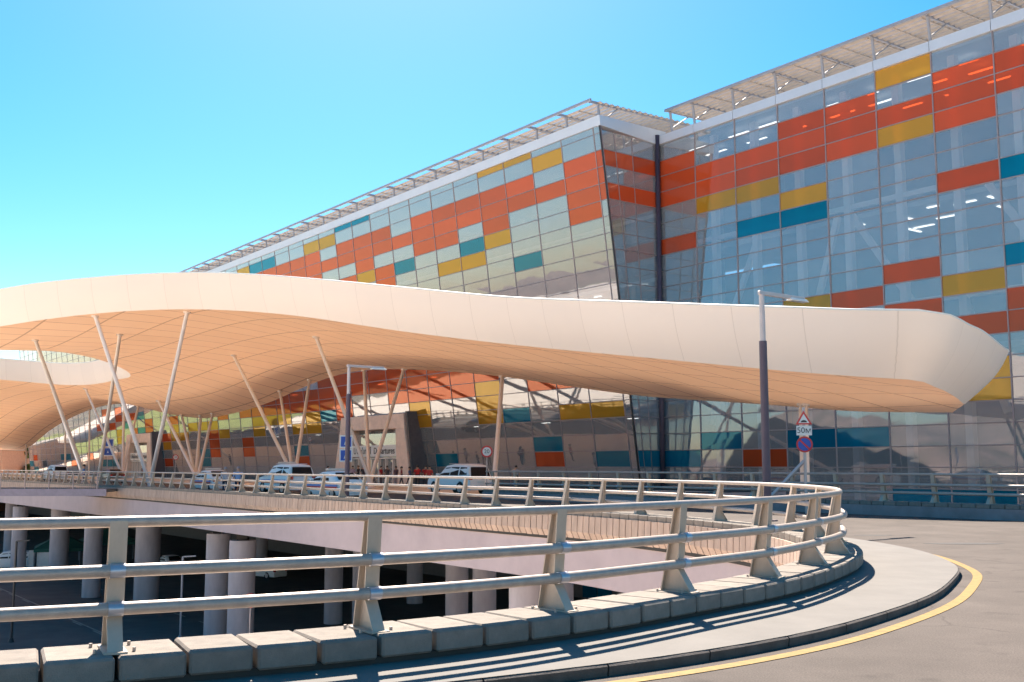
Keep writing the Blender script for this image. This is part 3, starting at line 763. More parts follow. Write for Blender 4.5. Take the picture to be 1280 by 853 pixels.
for (x, y) in [(1210, 515), (1100, 515), (960, 506), (880, 501), (800, 495), (725, 485), (650, 474), (580, 466), (510, 462), (440, 465), (390, 480), (340, 502), (300, 515), (260, 523), (230, 521), (200, 515), (160, 505), (120, 510), (90, 522), (60, 540), (35, 560), (0, 562)]:
    P = atd(x, y, 51.6 if x > 1200 else 50.5); ctrl.append((*to_sd(P), P[2]))
ctrl += [(27.8, 47.6, 4.95), (112.5, 26, 13.3), (109, 21, 12.7), (122, 36.7, 12.1), (132, 38.2, 12.3), (149, 34.4, 12.6), (153, 29, 13.2), (166, 11, 13), (200, 18, 13.0), (230, 20, 12), (262, 16, 11), (98, 14, 12.6)]
A_ = np.array(ctrl); n_ = len(A_)
def tk(r): return np.where(r > 1e-9, r * r * np.log(r + 1e-12), 0)
XS = A_[:, :2]; K = tk(np.linalg.norm(XS[:, None] - XS[None], axis=2)) + np.eye(n_) * 2.0
Pm = np.hstack([np.ones((n_, 1)), XS]); Lm = np.block([[K, Pm], [Pm.T, np.zeros((3, 3))]])
W_ = np.linalg.solve(Lm, np.concatenate([A_[:, 2], np.zeros(3)]))
def zs(s_, d_):
    r = np.hypot(XS[:, 0] - s_, XS[:, 1] - d_); return float(tk(r) @ W_[:n_] + W_[n_] + W_[n_ + 1] * s_ + W_[n_ + 2] * d_)
def z_for_y(s_, d_, target, z0):
    z = z0
    for _ in range(12):
        x, y = proj(sd(s_, d_, z)); x2, y2 = proj(sd(s_, d_, z + .1)); t = target(x) if -200 < x < 1300 else y; z += .1 * (t - y) / (y2 - y + 1e-9)
    return z
can = empty('wave_canopy', sd(60, 40, 0), label='huge white wave-shaped canopy roof sweeping past the terminal on slanted struts', cat='canopy')
FEn, _ = normals(FE)               # right of travel (travel: end -> front -> left)
# travel goes towards +s on the front with the road on its left: outward = -right
rows, NF, NB = [], len(FE), 26
Zb = []
for i, (s_, d_) in enumerate(FE):
    z = zs(s_, d_)
    x, y = proj(sd(s_, d_, z))
    if i < 125 and 0 <= x <= 1212 and s_ < 95:
        zt_ = z_for_y(s_, d_, yb, z); 
        if abs(zt_ - z) < 1.2: z = zt_
    Zb.append(z)
Zb = np.convolve(np.pad(Zb, 2, mode='edge'), np.ones(5) / 5, 'valid')
icorner = int(np.argmin(FE[:, 0]))
DB = 50.5
def back(i):
    s_, d_ = FE[i]
    if i <= 0: return s_, d_
    if i < icorner:                         # fan from the rounded end
        return 30.6 + (icorner and (i / icorner) * 3.0), 51.6 - .9 * min(1, i / icorner)
    t = min(1, (i - icorner) / 14.0)
    sb = 33.6 + (s_ - FE[icorner][0]) * ((FE[icorner + 14][0] + 9.0 - 33.6) / (FE[icorner + 14][0] - FE[icorner][0])) if i < icorner + 14 else s_ + 9.0 * max(0, 1 - (i - icorner - 14) / 30.)
    return sb, DB + .2 * (1 - t)
und = MB(); V = []; V2 = []
TH = []
for i in range(NF):
    sb, db = back(i); s_, d_ = FE[i]
    for j in range(NB + 1):
        t = j / NB; a, b = s_ + (sb - s_) * t, d_ + (db - d_) * t
        e = zs(a, b); blend_ = (1 - t) ** 4
        z = e + (Zb[i] - zs(s_, d_)) * blend_
        V.append(sd(a, b, z))
fc = [(i * (NB + 1) + j, (i + 1) * (NB + 1) + j, (i + 1) * (NB + 1) + j + 1, i * (NB + 1) + j + 1) for i in range(NF - 1) for j in range(NB)]
und.add(V, fc)
def panel_mat(name, col, joint, ds, dd_, rough=.45, width=.012, rot=True, var=.03, uv=False):
    m = bpy.data.materials.new(name); m.use_nodes = True; nt = m.node_tree; L = nt.links.new; b = nt.nodes['Principled BSDF']; b.inputs['Roughness'].default_value = rough
    geo = nt.nodes.new('ShaderNodeNewGeometry'); 
    def lin(vec, per, off=0.0):
        d = nt.nodes.new('ShaderNodeVectorMath'); d.operation = 'DOT_PRODUCT'; d.inputs[1].default_value = vec
        if uv: un = nt.nodes.new('ShaderNodeUVMap'); un.uv_map = 'UVMap'; L(un.outputs[0], d.inputs[0]); d.inputs[1].default_value = (1, 0, 0)
        else: L(geo.outputs['Position'], d.inputs[0])
        mm = nt.nodes.new('ShaderNodeMath'); mm.operation = 'MULTIPLY_ADD'; mm.inputs[1].default_value = 1 / per; mm.inputs[2].default_value = off; L(d.outputs['Value'], mm.inputs[0])
        fr = nt.nodes.new('ShaderNodeMath'); fr.operation = 'FRACT'; L(mm.outputs[0], fr.inputs[0])
        lt = nt.nodes.new('ShaderNodeMath'); lt.operation = 'LESS_THAN'; lt.inputs[1].default_value = width * 3 / per; L(fr.outputs[0], lt.inputs[0]); 
        fl = nt.nodes.new('ShaderNodeMath'); fl.operation = 'FLOOR'; L(mm.outputs[0], fl.inputs[0])
        return lt.outputs[0], fl.outputs[0]
    a, fa = lin((U[0], U[1], 0), ds)
    mx = nt.nodes.new('ShaderNodeMath'); mx.operation = 'MAXIMUM'; L(a, mx.inputs[0])
    if dd_:
        c, fb = lin((N[0], N[1], 0), dd_, .3); L(c, mx.inputs[1])
    else: mx.inputs[1].default_value = 0; fb = None
    # per panel tone
    cmb = nt.nodes.new('ShaderNodeCombineXYZ'); L(fa, cmb.inputs[0])
    if fb: L(fb, cmb.inputs[1])
    wn_ = nt.nodes.new('ShaderNodeTexWhiteNoise'); L(cmb.outputs[0], wn_.inputs['Vector'])
    nz = nt.nodes.new('ShaderNodeTexNoise'); nz.inputs['Scale'].default_value = .5; nz.inputs['Detail'].default_value = 5; L(geo.outputs['Position'], nz.inputs['Vector'])
    ad = nt.nodes.new('ShaderNodeMath'); ad.operation = 'ADD'; L(wn_.outputs['Value'], ad.inputs[0]); L(nz.outputs['Fac'], ad.inputs[1])
    mr = nt.nodes.new('ShaderNodeMapRange'); mr.inputs['From Max'].default_value = 2; mr.inputs['To Min'].default_value = 1 - var; mr.inputs['To Max'].default_value = 1 + var; L(ad.outputs[0], mr.inputs['Value'])
    vm = nt.nodes.new('ShaderNodeVectorMath'); vm.operation = 'SCALE'; vm.inputs[0].default_value = col; L(mr.outputs[0], vm.inputs['Scale'])
    mix = nt.nodes.new('ShaderNodeMix'); mix.data_type = 'RGBA'; L(mx.outputs[0], mix.inputs['Factor']); L(vm.outputs[0], mix.inputs['A']); mix.inputs['B'].default_value = (*joint, 1)
    L(mix.outputs['Result'], b.inputs['Base Color']); return m
MU = panel_mat('soffit_panels', (1.0, .70, .48), (.38, .19, .10), 3.3, 4.2, width=.055, var=.08)  # panels taken as white; warm bounce light put into the base colour
MF = panel_mat('fascia_panels', (.99, .82, .69), (.84, .68, .56), 3.3, 0, width=.014, var=.035, uv=True)
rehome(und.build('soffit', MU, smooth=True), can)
# fascia
THK = 2.75
fa = MB(); V = []; OUT = []
NP = 8
for i in range(NF):
    s_, d_ = FE[i]; on = FEn[i]
    w_end = np.clip((icorner + 4 - i) / (icorner + 4), 0, 1)
    w_ = .75 + 1.5 * w_end ** .8
    sT, dT = s_ + on[0] * w_, d_ + on[1] * w_
    z = Zb[i]; zt2 = z + THK - .35 * w_end
    x, y = proj(sd(sT, dT, zt2))
    if s_ < 96 and -5 <= x <= 1266 and i > icorner - 2:
        q = z_for_y(sT, dT, yt, zt2)
        if abs(q - zt2) < 1.4: zt2 = q
    OUT.append((sT, dT, zt2))
OUT = np.array(OUT); OUT[:, 2] = np.convolve(np.pad(OUT[:, 2], 3, mode='edge'), np.ones(7) / 7, 'valid')
for i in range(NF):
    s_, d_ = FE[i]; sT, dT, zT_ = OUT[i]
    for j in range(NP + 1):
        t = j / NP; bul = (.10 + .24 * np.clip((icorner + 4 - i) / (icorner + 4), 0, 1) ** .7) * math.sin(math.pi * t)
        on = FEn[i]
        V.append(sd(s_ + (sT - s_) * t + on[0] * bul, d_ + (dT - d_) * t + on[1] * bul, Zb[i] + (zT_ - Zb[i]) * t))
fa.add(V, [(i * (NP + 1) + j, i * (NP + 1) + j + 1, (i + 1) * (NP + 1) + j + 1, (i + 1) * (NP + 1) + j) for i in range(NF - 1) for j in range(NP)])
fo = rehome(fa.build('fascia', MF, smooth=True), can)
uvl = fo.data.uv_layers.new(name='UVMap')
for lp in fo.data.loops: uvl.data[lp.index].uv = (lp.vertex_index // (NP + 1) * 1.0, (lp.vertex_index % (NP + 1)) / NP)
# thin rim at the top of the fascia, back fascia and upper skin
rim = MB(); V = []
for i in range(NF):
    sT, dT, zT_ = OUT[i]; on = FEn[i]
    V += [sd(sT, dT, zT_), sd(sT + on[0] * .05, dT + on[1] * .05, zT_ + .05), sd(sT - on[0] * .12, dT - on[1] * .12, zT_ + .10)]
rim.add(V, [(i * 3 + j, i * 3 + j + 1, (i + 1) * 3 + j + 1, (i + 1) * 3 + j) for i in range(NF - 1) for j in range(2)])
rehome(rim.build('rim_trim', M['paper'], smooth=True), can)
top = MB(); V = []
for i in range(NF):
    sb, db = back(i); sT, dT, zT_ = OUT[i]; on = FEn[i]; sT -= on[0] * .12; dT -= on[1] * .12
    zbk = zs(sb, db) + .9
    if i < 3: zbk = zT_ + .1
    for j in range(9):
        t = j / 8; V.append(sd(sT + (sb - sT) * t, dT + (db - dT) * t, (zT_ + .1) * (1 - t) + zbk * t + .5 * math.sin(math.pi * t)))
    V.append(sd(sb, db, zs(sb, db)))
top.add(V, [(i * 10 + j, i * 10 + j + 1, (i + 1) * 10 + j + 1, (i + 1) * 10 + j) for i in range(NF - 1) for j in range(9)])
topo = rehome(top.build('upper_skin', M['white'], smooth=True), can)

def pass_daylight(m, colr, fac):  # translucency added so daylight makes the soffit glow; panels taken as solid
    nt = m.node_tree; out = [n for n in nt.nodes if n.type == 'OUTPUT_MATERIAL'][0]; src = out.inputs[0].links[0].from_socket
    tl = nt.nodes.new('ShaderNodeBsdfTranslucent'); tl.inputs[0].default_value = (*colr, 1); mx = nt.nodes.new('ShaderNodeMixShader'); mx.inputs[0].default_value = fac
    nt.links.new(src, mx.inputs[1]); nt.links.new(tl.outputs[0], mx.inputs[2]); nt.links.new(mx.outputs[0], out.inputs[0])
MS = mat('translucent_skin', (.86, .80, .74), .5, var=.05, scale=1); pass_daylight(MS, (.95, .88, .80), .34); pass_daylight(MU, (1.0, .70, .48), .235)
topo.data.materials[0] = MS
# struts: foot (image x, distance d) and the image point where each meets the soffit
from mathutils.bvhtree import BVHTree
bvh = BVHTree.FromPolygons([Vector(v) for v in und.v], [tuple(f) for f in und.f])
def soffit_hit(x, y):
    r = Vector(ray(x, y)); o = Vector((0, 0, EYE))
    for dy in (0, -1.5, -3, -5, -8, -12, 3, 6, 10):
        r = Vector(ray(x, y + dy)); h = bvh.ray_cast(o, r.normalized(), 600)
        if h[0] is not None: return h[0]
    return None
def strut(foot, x, y, r, m='colwarm', r2=None):
    h = soffit_hit(x, y)
    if h is None: print('MISS', x, y); return
    b = MB(); b.tube(foot, h, r, r2 or r * .9, n=12)
    o = rehome(b.build('strut', M[m], autosm=40), can)
    b = MB(); b.tube(h - Vector((0, 0, .12)), h + Vector((0, 0, .05)), r * 1.7, n=12); c = b.build('cap_ring', M[m], autosm=40); c.parent = o
def foot(x, d, z=0.0): return ground_pt(x, d, z)
def cluster(x, d, tops, r, m='colwarm'):
    f = foot(x, d); b = MB(); b.tube(f, f + Vector((0, 0, .45)), r * 2.6, r * 2.0, n=12); rehome(b.build('strut_footing', M['stone'], autosm=40), can)
    for i, (tx, ty) in enumerate(tops): strut(f + Vector((.12 * math.cos(i * 2.1), .12 * math.sin(i * 2.1), .3)), tx, ty, r, m)
f1 = foot(187, 27.6); 
strut(foot(190, 27.4), 119, 395, .17, 'white'); strut(foot(187.5, 28.2), 234, 390, .17, 'white')
cluster(108, 27.5, [(44, 425), (66, 490)], .17); cluster(122, 28.5, [(150, 418)], .17)
cluster(154, 40, [(107, 486), (155, 508), (173, 508)], .17); cluster(246, 42, [(198, 501), (227, 519), (251, 520), (266, 517)], .19)
cluster(369, 42, [(292, 444), (350, 489), (387, 475)], .17); cluster(463, 42, [(395, 421), (455, 466), (505, 463)], .17)
cluster(615, 40.5, [(628, 472)], .18, 'white')
for dx in (-3.2, 3.2):
    fb = ground_pt(1004 + dx, 44.5, LOW); strut(fb, 1004 + dx, 505, .13, 'white')
for x_, y_, d_ in ((82, 533, 46), (112, 515, 46), (33, 556, 47)): strut(foot(x_, d_), x_, y_, .14)

# ------------------------------------------------------------------ columns under the deck
M['pier'] = mat('pier_concrete', (.42, .38, .40), .8, var=.16, scale=1.2, bump=.2, bscale=12, stretch=(1, 1, .3))
def pier(x, d, r, z1=-2.25, m='pier', label=None, grp='round concrete piers under the road deck'):
    f = ground_pt(x, d, LOW) ; e = empty('deck_pier', f, label=label, cat='pier', group=grp)
    b = MB(); n = 28
    b.tube((0, 0, 0), (0, 0, z1 - LOW), r, n=n); o = b.build('shaft', M[m], e, autosm=40, bevel=0)
    b = MB(); b.box(-.28, .28, -.28, .28, z1 - LOW, -1.9 - LOW + .01); b.build('bearing', M['dark'], e)
pier(661, 24.2, .74, -2.4, label='broad pale round pier under the deck, rightmost one showing through the rails')
pier(306.5, 24.0, .74, -2.4, label='right-hand pier of the tall pale pair under the deck')
pier(276, 25.2, .72, -2.4, label='left-hand pier of the tall pale pair under the deck')
pier(189, 27.3, .95, label='single round pier between the first rail post and the pale pair')
pier(121, 24.9, .72, label='round pier just left of the first rail post')
pier(79, 27.5, .9, label='dark pier in the distance between the two left piers')
pier(29, 24.5, .72, label='pale round pier at the far left beside the thin black lamp pole')
pier(18, 28, .72, label='half hidden pier touching the leftmost pale pier')
for x_, d_, w_ in ((572, 32.5, 'left one of the dim pier pair in front of the broad right pier'), (606, 32.5, 'right one of the dim pier pair beside the broad right pier'), (420, 34, 'dim pier left of the second rail post'), (455, 34, 'dim pier right behind the second rail post'),
                   (700, 33, 'dim pier behind the third rail post'), (520, 44, 'dim pier farthest back in the shade right of the second rail post'), (330, 46, 'dim pier farthest back close to the pale pair')):
    pier(x_, d_, .62, m='pier', label=w_, grp='dim piers deep under the deck')
# back wall of the lower level with glazing
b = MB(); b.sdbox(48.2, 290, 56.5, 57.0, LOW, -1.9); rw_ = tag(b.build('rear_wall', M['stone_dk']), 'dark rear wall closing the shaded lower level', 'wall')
for xa, xb in ((727, 744), (745.5, 762), (700, 712)):
    sa, sb_ = to_sd(ground_pt(xb, 56.4))[0], to_sd(ground_pt(xa, 56.4))[0]
    b = MB(); b.sdbox(sa, sb_, 56.4, 56.46, LOW + .1, LOW + 2.3); b.build('teal_glass_door', G['teal'], rw_)

# ------------------------------------------------------------------ lamp posts
def lamp_post(loc, rz, label, hgt):
    e = empty('street_lamp', loc, rz, label, 'street lamp', 'two-tone street lamps by the ramp')
    b = MB(); b.tube((0, 0, 0), (0, 0, hgt * .79), .125, .115, n=16); b.build('lower_pole', M['dkpost'], e, autosm=40)
    b = MB(); b.box(-.2, .2, -.2, .2, 0, .04); b.build('base_plate', M['dkpost'], e)
    b = MB(); b.tube((0, 0, hgt * .79), (0, 0, hgt), .085, .08, n=14); b.build('upper_pole', M['steel2'], e, autosm=40)
    b = MB(); b.box(-.12, 2.0, -.05, .05, hgt - .02, hgt + .10); b.build('arm', M['steel2'], e, bevel=.01)
    b = MB()
    V = [(1.25, -.12, hgt - .06), (2.15, -.10, hgt - .05), (2.15, .10, hgt - .05), (1.25, .12, hgt - .06), (1.3, -.08, hgt + .03), (2.05, -.07, hgt + .03), (2.05, .07, hgt + .03), (1.3, .08, hgt + .03)]
    b.box8(V); h = b.build('lamp_head', M['paper'], e, bevel=.015)
    b = MB(); b.box(1.35, 2.05, -.08, .08, hgt - .068, hgt - .06); b.build('lens', M['collar'], h)
M['steel2'] = mat('light_pole_metal', (.52, .45, .44), .4, metal=.3, var=.06)
lamp_post(ground_pt(958, 24.7, .15), AZ, 'tall near street lamp rising in front of the white canopy', 6.72)
lamp_post(ground_pt(434, 24.9, .15), AZ, 'farther street lamp in front of the entrance portal', 6.55)

# ------------------------------------------------------------------ signs
def disc(b, c, r, y, th, n=32, mat=0):
    b.tube((c[0], y, c[1]), (c[0], y - th, c[1]), r, n=n, mat=mat)
def sign_group():
    base = ground_pt(1006.5, 32.6, 0); e = empty('road_sign', base, R(-14), 'sign pole with hump triangle, 50 m plate and round no-parking sign', 'road sign')
    b = MB(); b.tube((0, 0, 0), (0, 0, 3.95), .055, n=12); b.build('pole', M['steel2'], e, autosm=40)
    b = MB(); b.tube((-.03, 0, 1.95), (-1.85, .1, -.0), .07, n=10); b.build('brace', M['steel2'], e, autosm=40)
    def tri(s, y, th, cz, mm, nm):
        b = MB(); p = [(-s, -s * .577), (s, -s * .577), (0, s * 1.155)]
        b.add([(x, y, cz + z) for x, z in p] + [(x, y - th, cz + z) for x, z in p], [(0, 1, 2), (5, 4, 3), (0, 3, 4, 1), (1, 4, 5, 2), (2, 5, 3, 0)]); return b.build(nm, mm, e)
    tri(.30, -.06, .02, 3.48, M['red'], 'triangle_plate'); tri(.20, -.083, .004, 3.475, M['paper'], 'triangle_face')
    b = MB(); b.add([(.115 * math.cos(t), -.090, 3.385 + .085 * math.sin(t)) for t in [math.pi * k / 12 for k in range(13)]] + [(.115 * math.cos(t), -.088, 3.385 + .085 * math.sin(t)) for t in [math.pi * k / 12 for k in range(13)]], [tuple(range(13)), tuple(range(25, 12, -1))]); b.build('hump_symbol', M['ink'], e)
    b = MB(); b.box(-.28, .28, -.08, -.06, 2.90, 3.26); b.build('distance_plate', M['paper'], e, bevel=.004)
    t = text_mesh('50м', .30, 'lettering', M['ink'], .002); t.parent = e; t.rotation_euler = (R(90), 0, 0); t.location = (0, -.084, 3.08)
    b = MB(); disc(b, (0, 2.56), .30, -.06, .02); b.build('round_plate', M['red'], e)
    b = MB(); disc(b, (0, 2.56), .235, -.081, .004); b.build('round_face', M['blue'], e)
    b = MB(); b.bar((-.17, -.088, 2.73), (.17, -.088, 2.39), .004, .065, up=(1, 0, 1)); b.build('slash', M['red'], e)
sign_group()
def round_sign(base, rz, h, txt, label):
    e = empty('speed_sign', base, rz, label, 'road sign')
    b = MB(); b.tube((0, 0, 0), (0, 0, h), .035, n=8); b.build('pole', M['steel2'], e, autosm=40)
    b = MB(); disc(b, (0, h), .36, -.04, .02); b.build('round_plate', M['red'], e)
    b = MB(); disc(b, (0, h), .27, -.061, .004); b.build('round_face', M['paper'], e)
    if not txt: return
    t = text_mesh(txt, .34, 'lettering', M['ink'], .002); t.parent = e; t.rotation_euler = (R(90), 0, 0); t.location = (0, -.07, h)
round_sign(ground_pt(608.5, 38.0, 0), 0, 2.65, '20', 'round red-edged speed sign reading 20 behind the white car')
round_sign(ground_pt(219, 47.5, 0), R(25), 2.9, '20', 'small distant red speed sign between the left roof struts')
p_ = ground_pt(318, 22.0, LOW); round_sign(p_, 0, 3.80, '', 'round red-edged sign before the right pale pier, mostly behind the lowest rail')
def blue_sign(x, d, w_, hs_, z0, label, rz=.3):
    e = empty('parking_sign', ground_pt(x, d, 0), rz, label, 'road sign')
    b = MB(); b.tube((0, .05, 0), (0, .05, z0 + sum(hs_) + .1), .04, n=8); b.build('pole', M['steel2'], e, autosm=40)
    z = z0
    for h_ in hs_:
        b = MB(); b.box(-w_, w_, -.02, .0, z, z + h_); b.build('plate', M['paper'], e)
        b = MB(); b.box(-w_ * .82, w_ * .82, -.024, -.02, z + h_ * .1, z + h_ * .9); b.build('plate_face', M['blue'], e)
        b = MB(); cx_ = z + h_ * .5; b.add([(-.12, -.028, cx_ - .18), (.12, -.028, cx_ - .18), (0, -.028, cx_ + .18)], [(0, 1, 2)]); b.build('arrow_symbol', M['paper'], e)
        z += h_ + .06
blue_sign(432, 28.5, .36, (.72, .72), 2.0, 'pair of blue plates on a pole just left of the entrance portal')
blue_sign(134, 44, .75, (1.2, 1.2), 3.2, 'blue sign with white arrows among the far left struts')

# ------------------------------------------------------------------ vehicles
def loft(b, st, prof_fn, mat=0):
    pass
def car(kind):
    """x forward, y left; returns an empty with parts"""
    e = empty('car')
    suv = kind != 'sedan'
    L, W, Hh = (4.9, 1.92, 1.88) if suv else (4.6, 1.78, 1.48)
    z0 = .28 if suv else .2
    if suv: top_ = [(-2.45, .62), (-2.42, 1.02), (-2.36, 1.12), (-2.18, 1.75), (-1.95, 1.84), (-.3, 1.88), (.35, 1.80), (1.05, 1.20), (1.15, 1.15), (2.2, 1.02), (2.40, .85), (2.45, .6)]
    else: top_ = [(-2.3, .55), (-2.28, .86), (-2.2, .98), (-1.65, 1.02), (-1.0, 1.38), (-.5, 1.46), (.2, 1.45), (.55, 1.36), (1.25, .97), (2.1, .82), (2.26, .68), (2.3, .5)]
    belt = 1.12 if suv else .92
    b = MB(); V = []; ns = len(top_)
    for (x, zt_) in top_:
        we = W / 2 * (1 - .10 * (abs(x) / (L / 2)) ** 4)
        zt_ = max(zt_, z0 + .25); zbelt = min(belt, zt_)
        up = max(0, zt_ - belt); wt = we - up * .26
        pr = [(we * .94, z0), (we, z0 + .18), (we * 1.0, (z0 + zbelt) / 2), (we * .965, zbelt), ((we * .96 + wt) / 2 if up else we * .93, zbelt + up * .6), (wt * .9, zt_ - .03 * (up > 0)), (wt * .5, zt_ + .02)]
        V += [(x, y, z) for y, z in pr] + [(x, -y, z) for y, z in reversed(pr)]
    n = 14
    F_ = [(i * n + j, i * n + (j + 1) % n, (i + 1) * n + (j + 1) % n, (i + 1) * n + j) for i in range(ns - 1) for j in range(n)]
    F_ += [tuple(range(n)), tuple((ns - 1) * n + j for j in range(n))]
    b.add(V, F_); b.build('body', M['carwhite'], e, autosm=32)
    # dark glass patches, slightly proud
    def side(pts, nm):
        for sg in (1, -1):
            b = MB(); V = []
            for x, z in pts:
                we = W / 2 * (1 - .10 * (abs(x) / (L / 2)) ** 4); y = we * .965 - (z - belt) * .27 + .02
                V.append((x, sg * y, z))
            Vi = [(x, y - sg * .03, z) for x, y, z in V]; k = len(V)
            b.add(V + Vi, [tuple(range(k)), tuple(range(2 * k - 1, k - 1, -1))] + [(i, (i + 1) % k, k + (i + 1) % k, k + i) for i in range(k)]); b.build(nm, M['carglass'], e)
    if suv:
        side([(.85, belt + .06), (-.25, belt + .06), (-.25, 1.68), (.25, 1.66)], 'side_window'); side([(-.33, belt + .06), (-1.2, belt + .06), (-1.2, 1.70), (-.33, 1.70)], 'side_window'); side([(-1.35, belt + .08), (-2.1, belt + .10), (-2.0, 1.68), (-1.35, 1.70)], 'side_window')
        rw = [(-2.395, -.70, 1.16), (-2.395, .70, 1.16), (-2.235, .62, 1.68), (-2.235, -.62, 1.68)]; fw = [(1.06, -.74, 1.23), (1.06, .74, 1.23), (.44, .64, 1.76), (.44, -.64, 1.76)]
    else:
        side([(1.0, belt + .06), (.05, belt + .05), (.05, 1.34), (.45, 1.32)], 'side_window'); side([(-.03, belt + .05), (-.95, belt + .05), (-.75, 1.32), (-.03, 1.35)], 'side_window')
        rw = [(-1.66, -.62, 1.05), (-1.66, .62, 1.05), (-1.05, .52, 1.39), (-1.05, -.52, 1.39)]; fw = [(1.24, -.68, 1.0), (1.24, .68, 1.0), (.62, .56, 1.37), (.62, -.56, 1.37)]
    for q, nm, dx in ((rw, 'rear_window', -.025), (fw, 'windscreen', .03)):
        b = MB(); V = [(x + dx, y, z + .02) for x, y, z in q]; Vi = [(x - dx, y, z - .02) for x, y, z in q]; b.box8(V + Vi); b.build(nm, M['carglass'], e)
    wr = .38 if suv else .32
    for x in ((1.5, -1.45) if suv else (1.4, -1.35)):
        for sg in (1, -1):
            wo = empty('wheel', (x, sg * (W / 2 - .13), wr), parent=e)
            b = MB(); b.tube((0, -.12, 0), (0, .12, 0), wr, n=24); b.build('tyre', M['tyre'], wo, autosm=40)
            b = MB(); b.tube((0, sg * .10, 0), (0, sg * .135, 0), wr * .64, n=16)
            b.build('rim', M['rim'], wo, autosm=40)
            b = MB(); b.tube((0, sg * .03, 0), (0, sg * .10, 0), wr * 1.14, n=24); b.build('wheel_arch', M['black'], wo, autosm=40)
    for sg in (1, -1):
        b = MB(); xx = -L / 2
        b.box(xx - .01, xx + .12, sg * (W / 2 - .20) - .12, sg * (W / 2 - .20) + .12, (.92 if suv else .68), (1.12 if suv else .86)); b.build('tail_lamp', M['tail'], e, bevel=.015)
        b = MB(); b.box(L / 2 - .16, L / 2 - .02, sg * (W / 2 - .30) - .15, sg * (W / 2 - .30) + .12, (.72 if suv else .58), (.9 if suv else .72)); b.build('headlight', M['collar'], e, bevel=.02)
        b = MB(); b.box(.75, .95, sg * (W / 2 + .02), sg * (W / 2 + .22), belt + .02, belt + .18); b.build('mirror', M['carwhite'], e, bevel=.03)
    b = MB(); b.box(-L / 2 - .03, -L / 2 + .1, -W / 2 * .86, W / 2 * .86, z0 + .08, z0 + .26); b.build('bumper', M['carwhite'] if not suv else M['parapet'], e, bevel=.03)
    b = MB(); b.box(-L / 2 - .045, -L / 2 - .02, -.26, .26, (.72 if suv else .62), (.84 if suv else .74)); b.build('licence_plate', M['paper'], e)
    b = MB()
    for sg in (1, -1): b.tube((-1.7, sg * .62, Hh + .02), (.2, sg * .62, Hh + .02), .02, n=6)
    if suv: b.build('roof_rails', M['collar'], e)
    return e, L, W, Hh, suv
def police(e, L, W, Hh, suv):
    b = MB(); x = -.1 if suv else -.1
    b.box(x - .14, x + .14, -.58, .58, Hh + .03, Hh + .15); b.build('light_bar', M['amberbar'], e, bevel=.03)
    for sg in (1, -1):
        for z, mm in ((.80 if suv else .66, 'stripe_b'), (.68 if suv else .55, 'red')):
            b = MB(); b.box(-1.95, 1.7, sg * (W / 2 + .004) - .006, sg * (W / 2 + .004) + .006, z, z + .11); b.build('side_stripe', M[mm], e)
    b = MB(); b.box(-L / 2 - .028, -L / 2 - .015, -.75, -.30, .72, .82); b.box(-L / 2 - .028, -L / 2 - .015, .3, .62, .72, .82); b.build('rear_stripe', M['red'], e)
def place_car(kind, x, d, head, label, pol=False, rear=False):
    e, L, W, Hh, suv = car(kind); tag(e, label, 'car', 'white cars on the upper road')
    if pol: police(e, L, W, Hh, suv)
    p = ground_pt(x, d, 0.0); e.location = p; e.rotation_euler = (0, 0, math.pi / 2 + AZ + head); return e
place_car('suv', 574, 38.0, 0, 'white estate car with dark windows beside the 20 sign, seen from behind')
place_car('suv', 358, 29.3, 0, 'white four-wheel-drive police car with roof light bar, parked beyond the rail', True)
place_car('sedan', 419, 27.4, 0, 'low white police saloon with blue and red stripes and roof light bar', True)
place_car('sedan', 266, 28.4, 0, 'small pale saloon beside the two standing officers', True)
place_car('suv', 70, 33, 0, 'white van-like car with dark rear window at the far left of the upper road')
c = place_car('sedan', 140, 33.5, 0, 'dark car half hidden behind the left rail end')
for ch in c.children:
    if ch.name.startswith('body'): ch.data.materials[0] = mat('dark_red_paint', (.08, .03, .03), .3)

# ------------------------------------------------------------------ people
def person_mesh(pose):
    me = bpy.data.meshes.new('person_mesh')
    st = {0: .0, 1: .22, 2: -.16}[pose]
    V = [(0, 0, .95), (0, 0, 1.12), (0, 0, 1.36), (.01, 0, 1.50), (.025, 0, 1.60), (.02, 0, 1.72),
         (0, .09, .90), (st * .45, .10, .50), (st, .10, .09), (st + .13, .11, .04),
         (0, -.09, .90), (-st * .35, -.10, .50), (-st, -.10, .09), (-st + .13, -.11, .04),
         (0, .19, 1.40), (-.03, .25, 1.14), (.10, .24, .92), (.15, .235, .85), (0, -.19, 1.40), (.02, -.25, 1.14), (.12, -.22, .93), (.17, -.215, .86)]
    rr = [.15, .135, .16, .062, .095, .085, .085, .06, .042, .035, .085, .06, .042, .035, .06, .042, .032, .036, .06, .042, .032, .036]
    E_ = [(0, 1), (1, 2), (2, 3), (3, 4), (4, 5), (0, 6), (6, 7), (7, 8), (8, 9), (0, 10), (10, 11), (11, 12), (12, 13), (2, 14), (14, 15), (15, 16), (16, 17), (2, 18), (18, 19), (19, 20), (20, 21)]
    me.from_pydata(V, E_, []); o = bpy.data.objects.new('tmp', me); COL.objects.link(o)
    md = o.modifiers.new('s', 'SKIN'); sv = me.skin_vertices[0].data
    for i, r_ in enumerate(rr): sv[i].radius = (r_ * (.78 if i in (0, 1, 2) else 1), r_)
    sv[0].use_root = True
    m2 = o.modifiers.new('u', 'SUBSURF'); m2.levels = 1; m2.render_levels = 1
    dg = bpy.context.evaluated_depsgraph_get(); out = bpy.data.meshes.new_from_object(o.evaluated_get(dg)); bpy.data.objects.remove(o)
    for p in out.polygons: p.use_smooth = True
    return out
PM = [person_mesh(k) for k in range(3)]
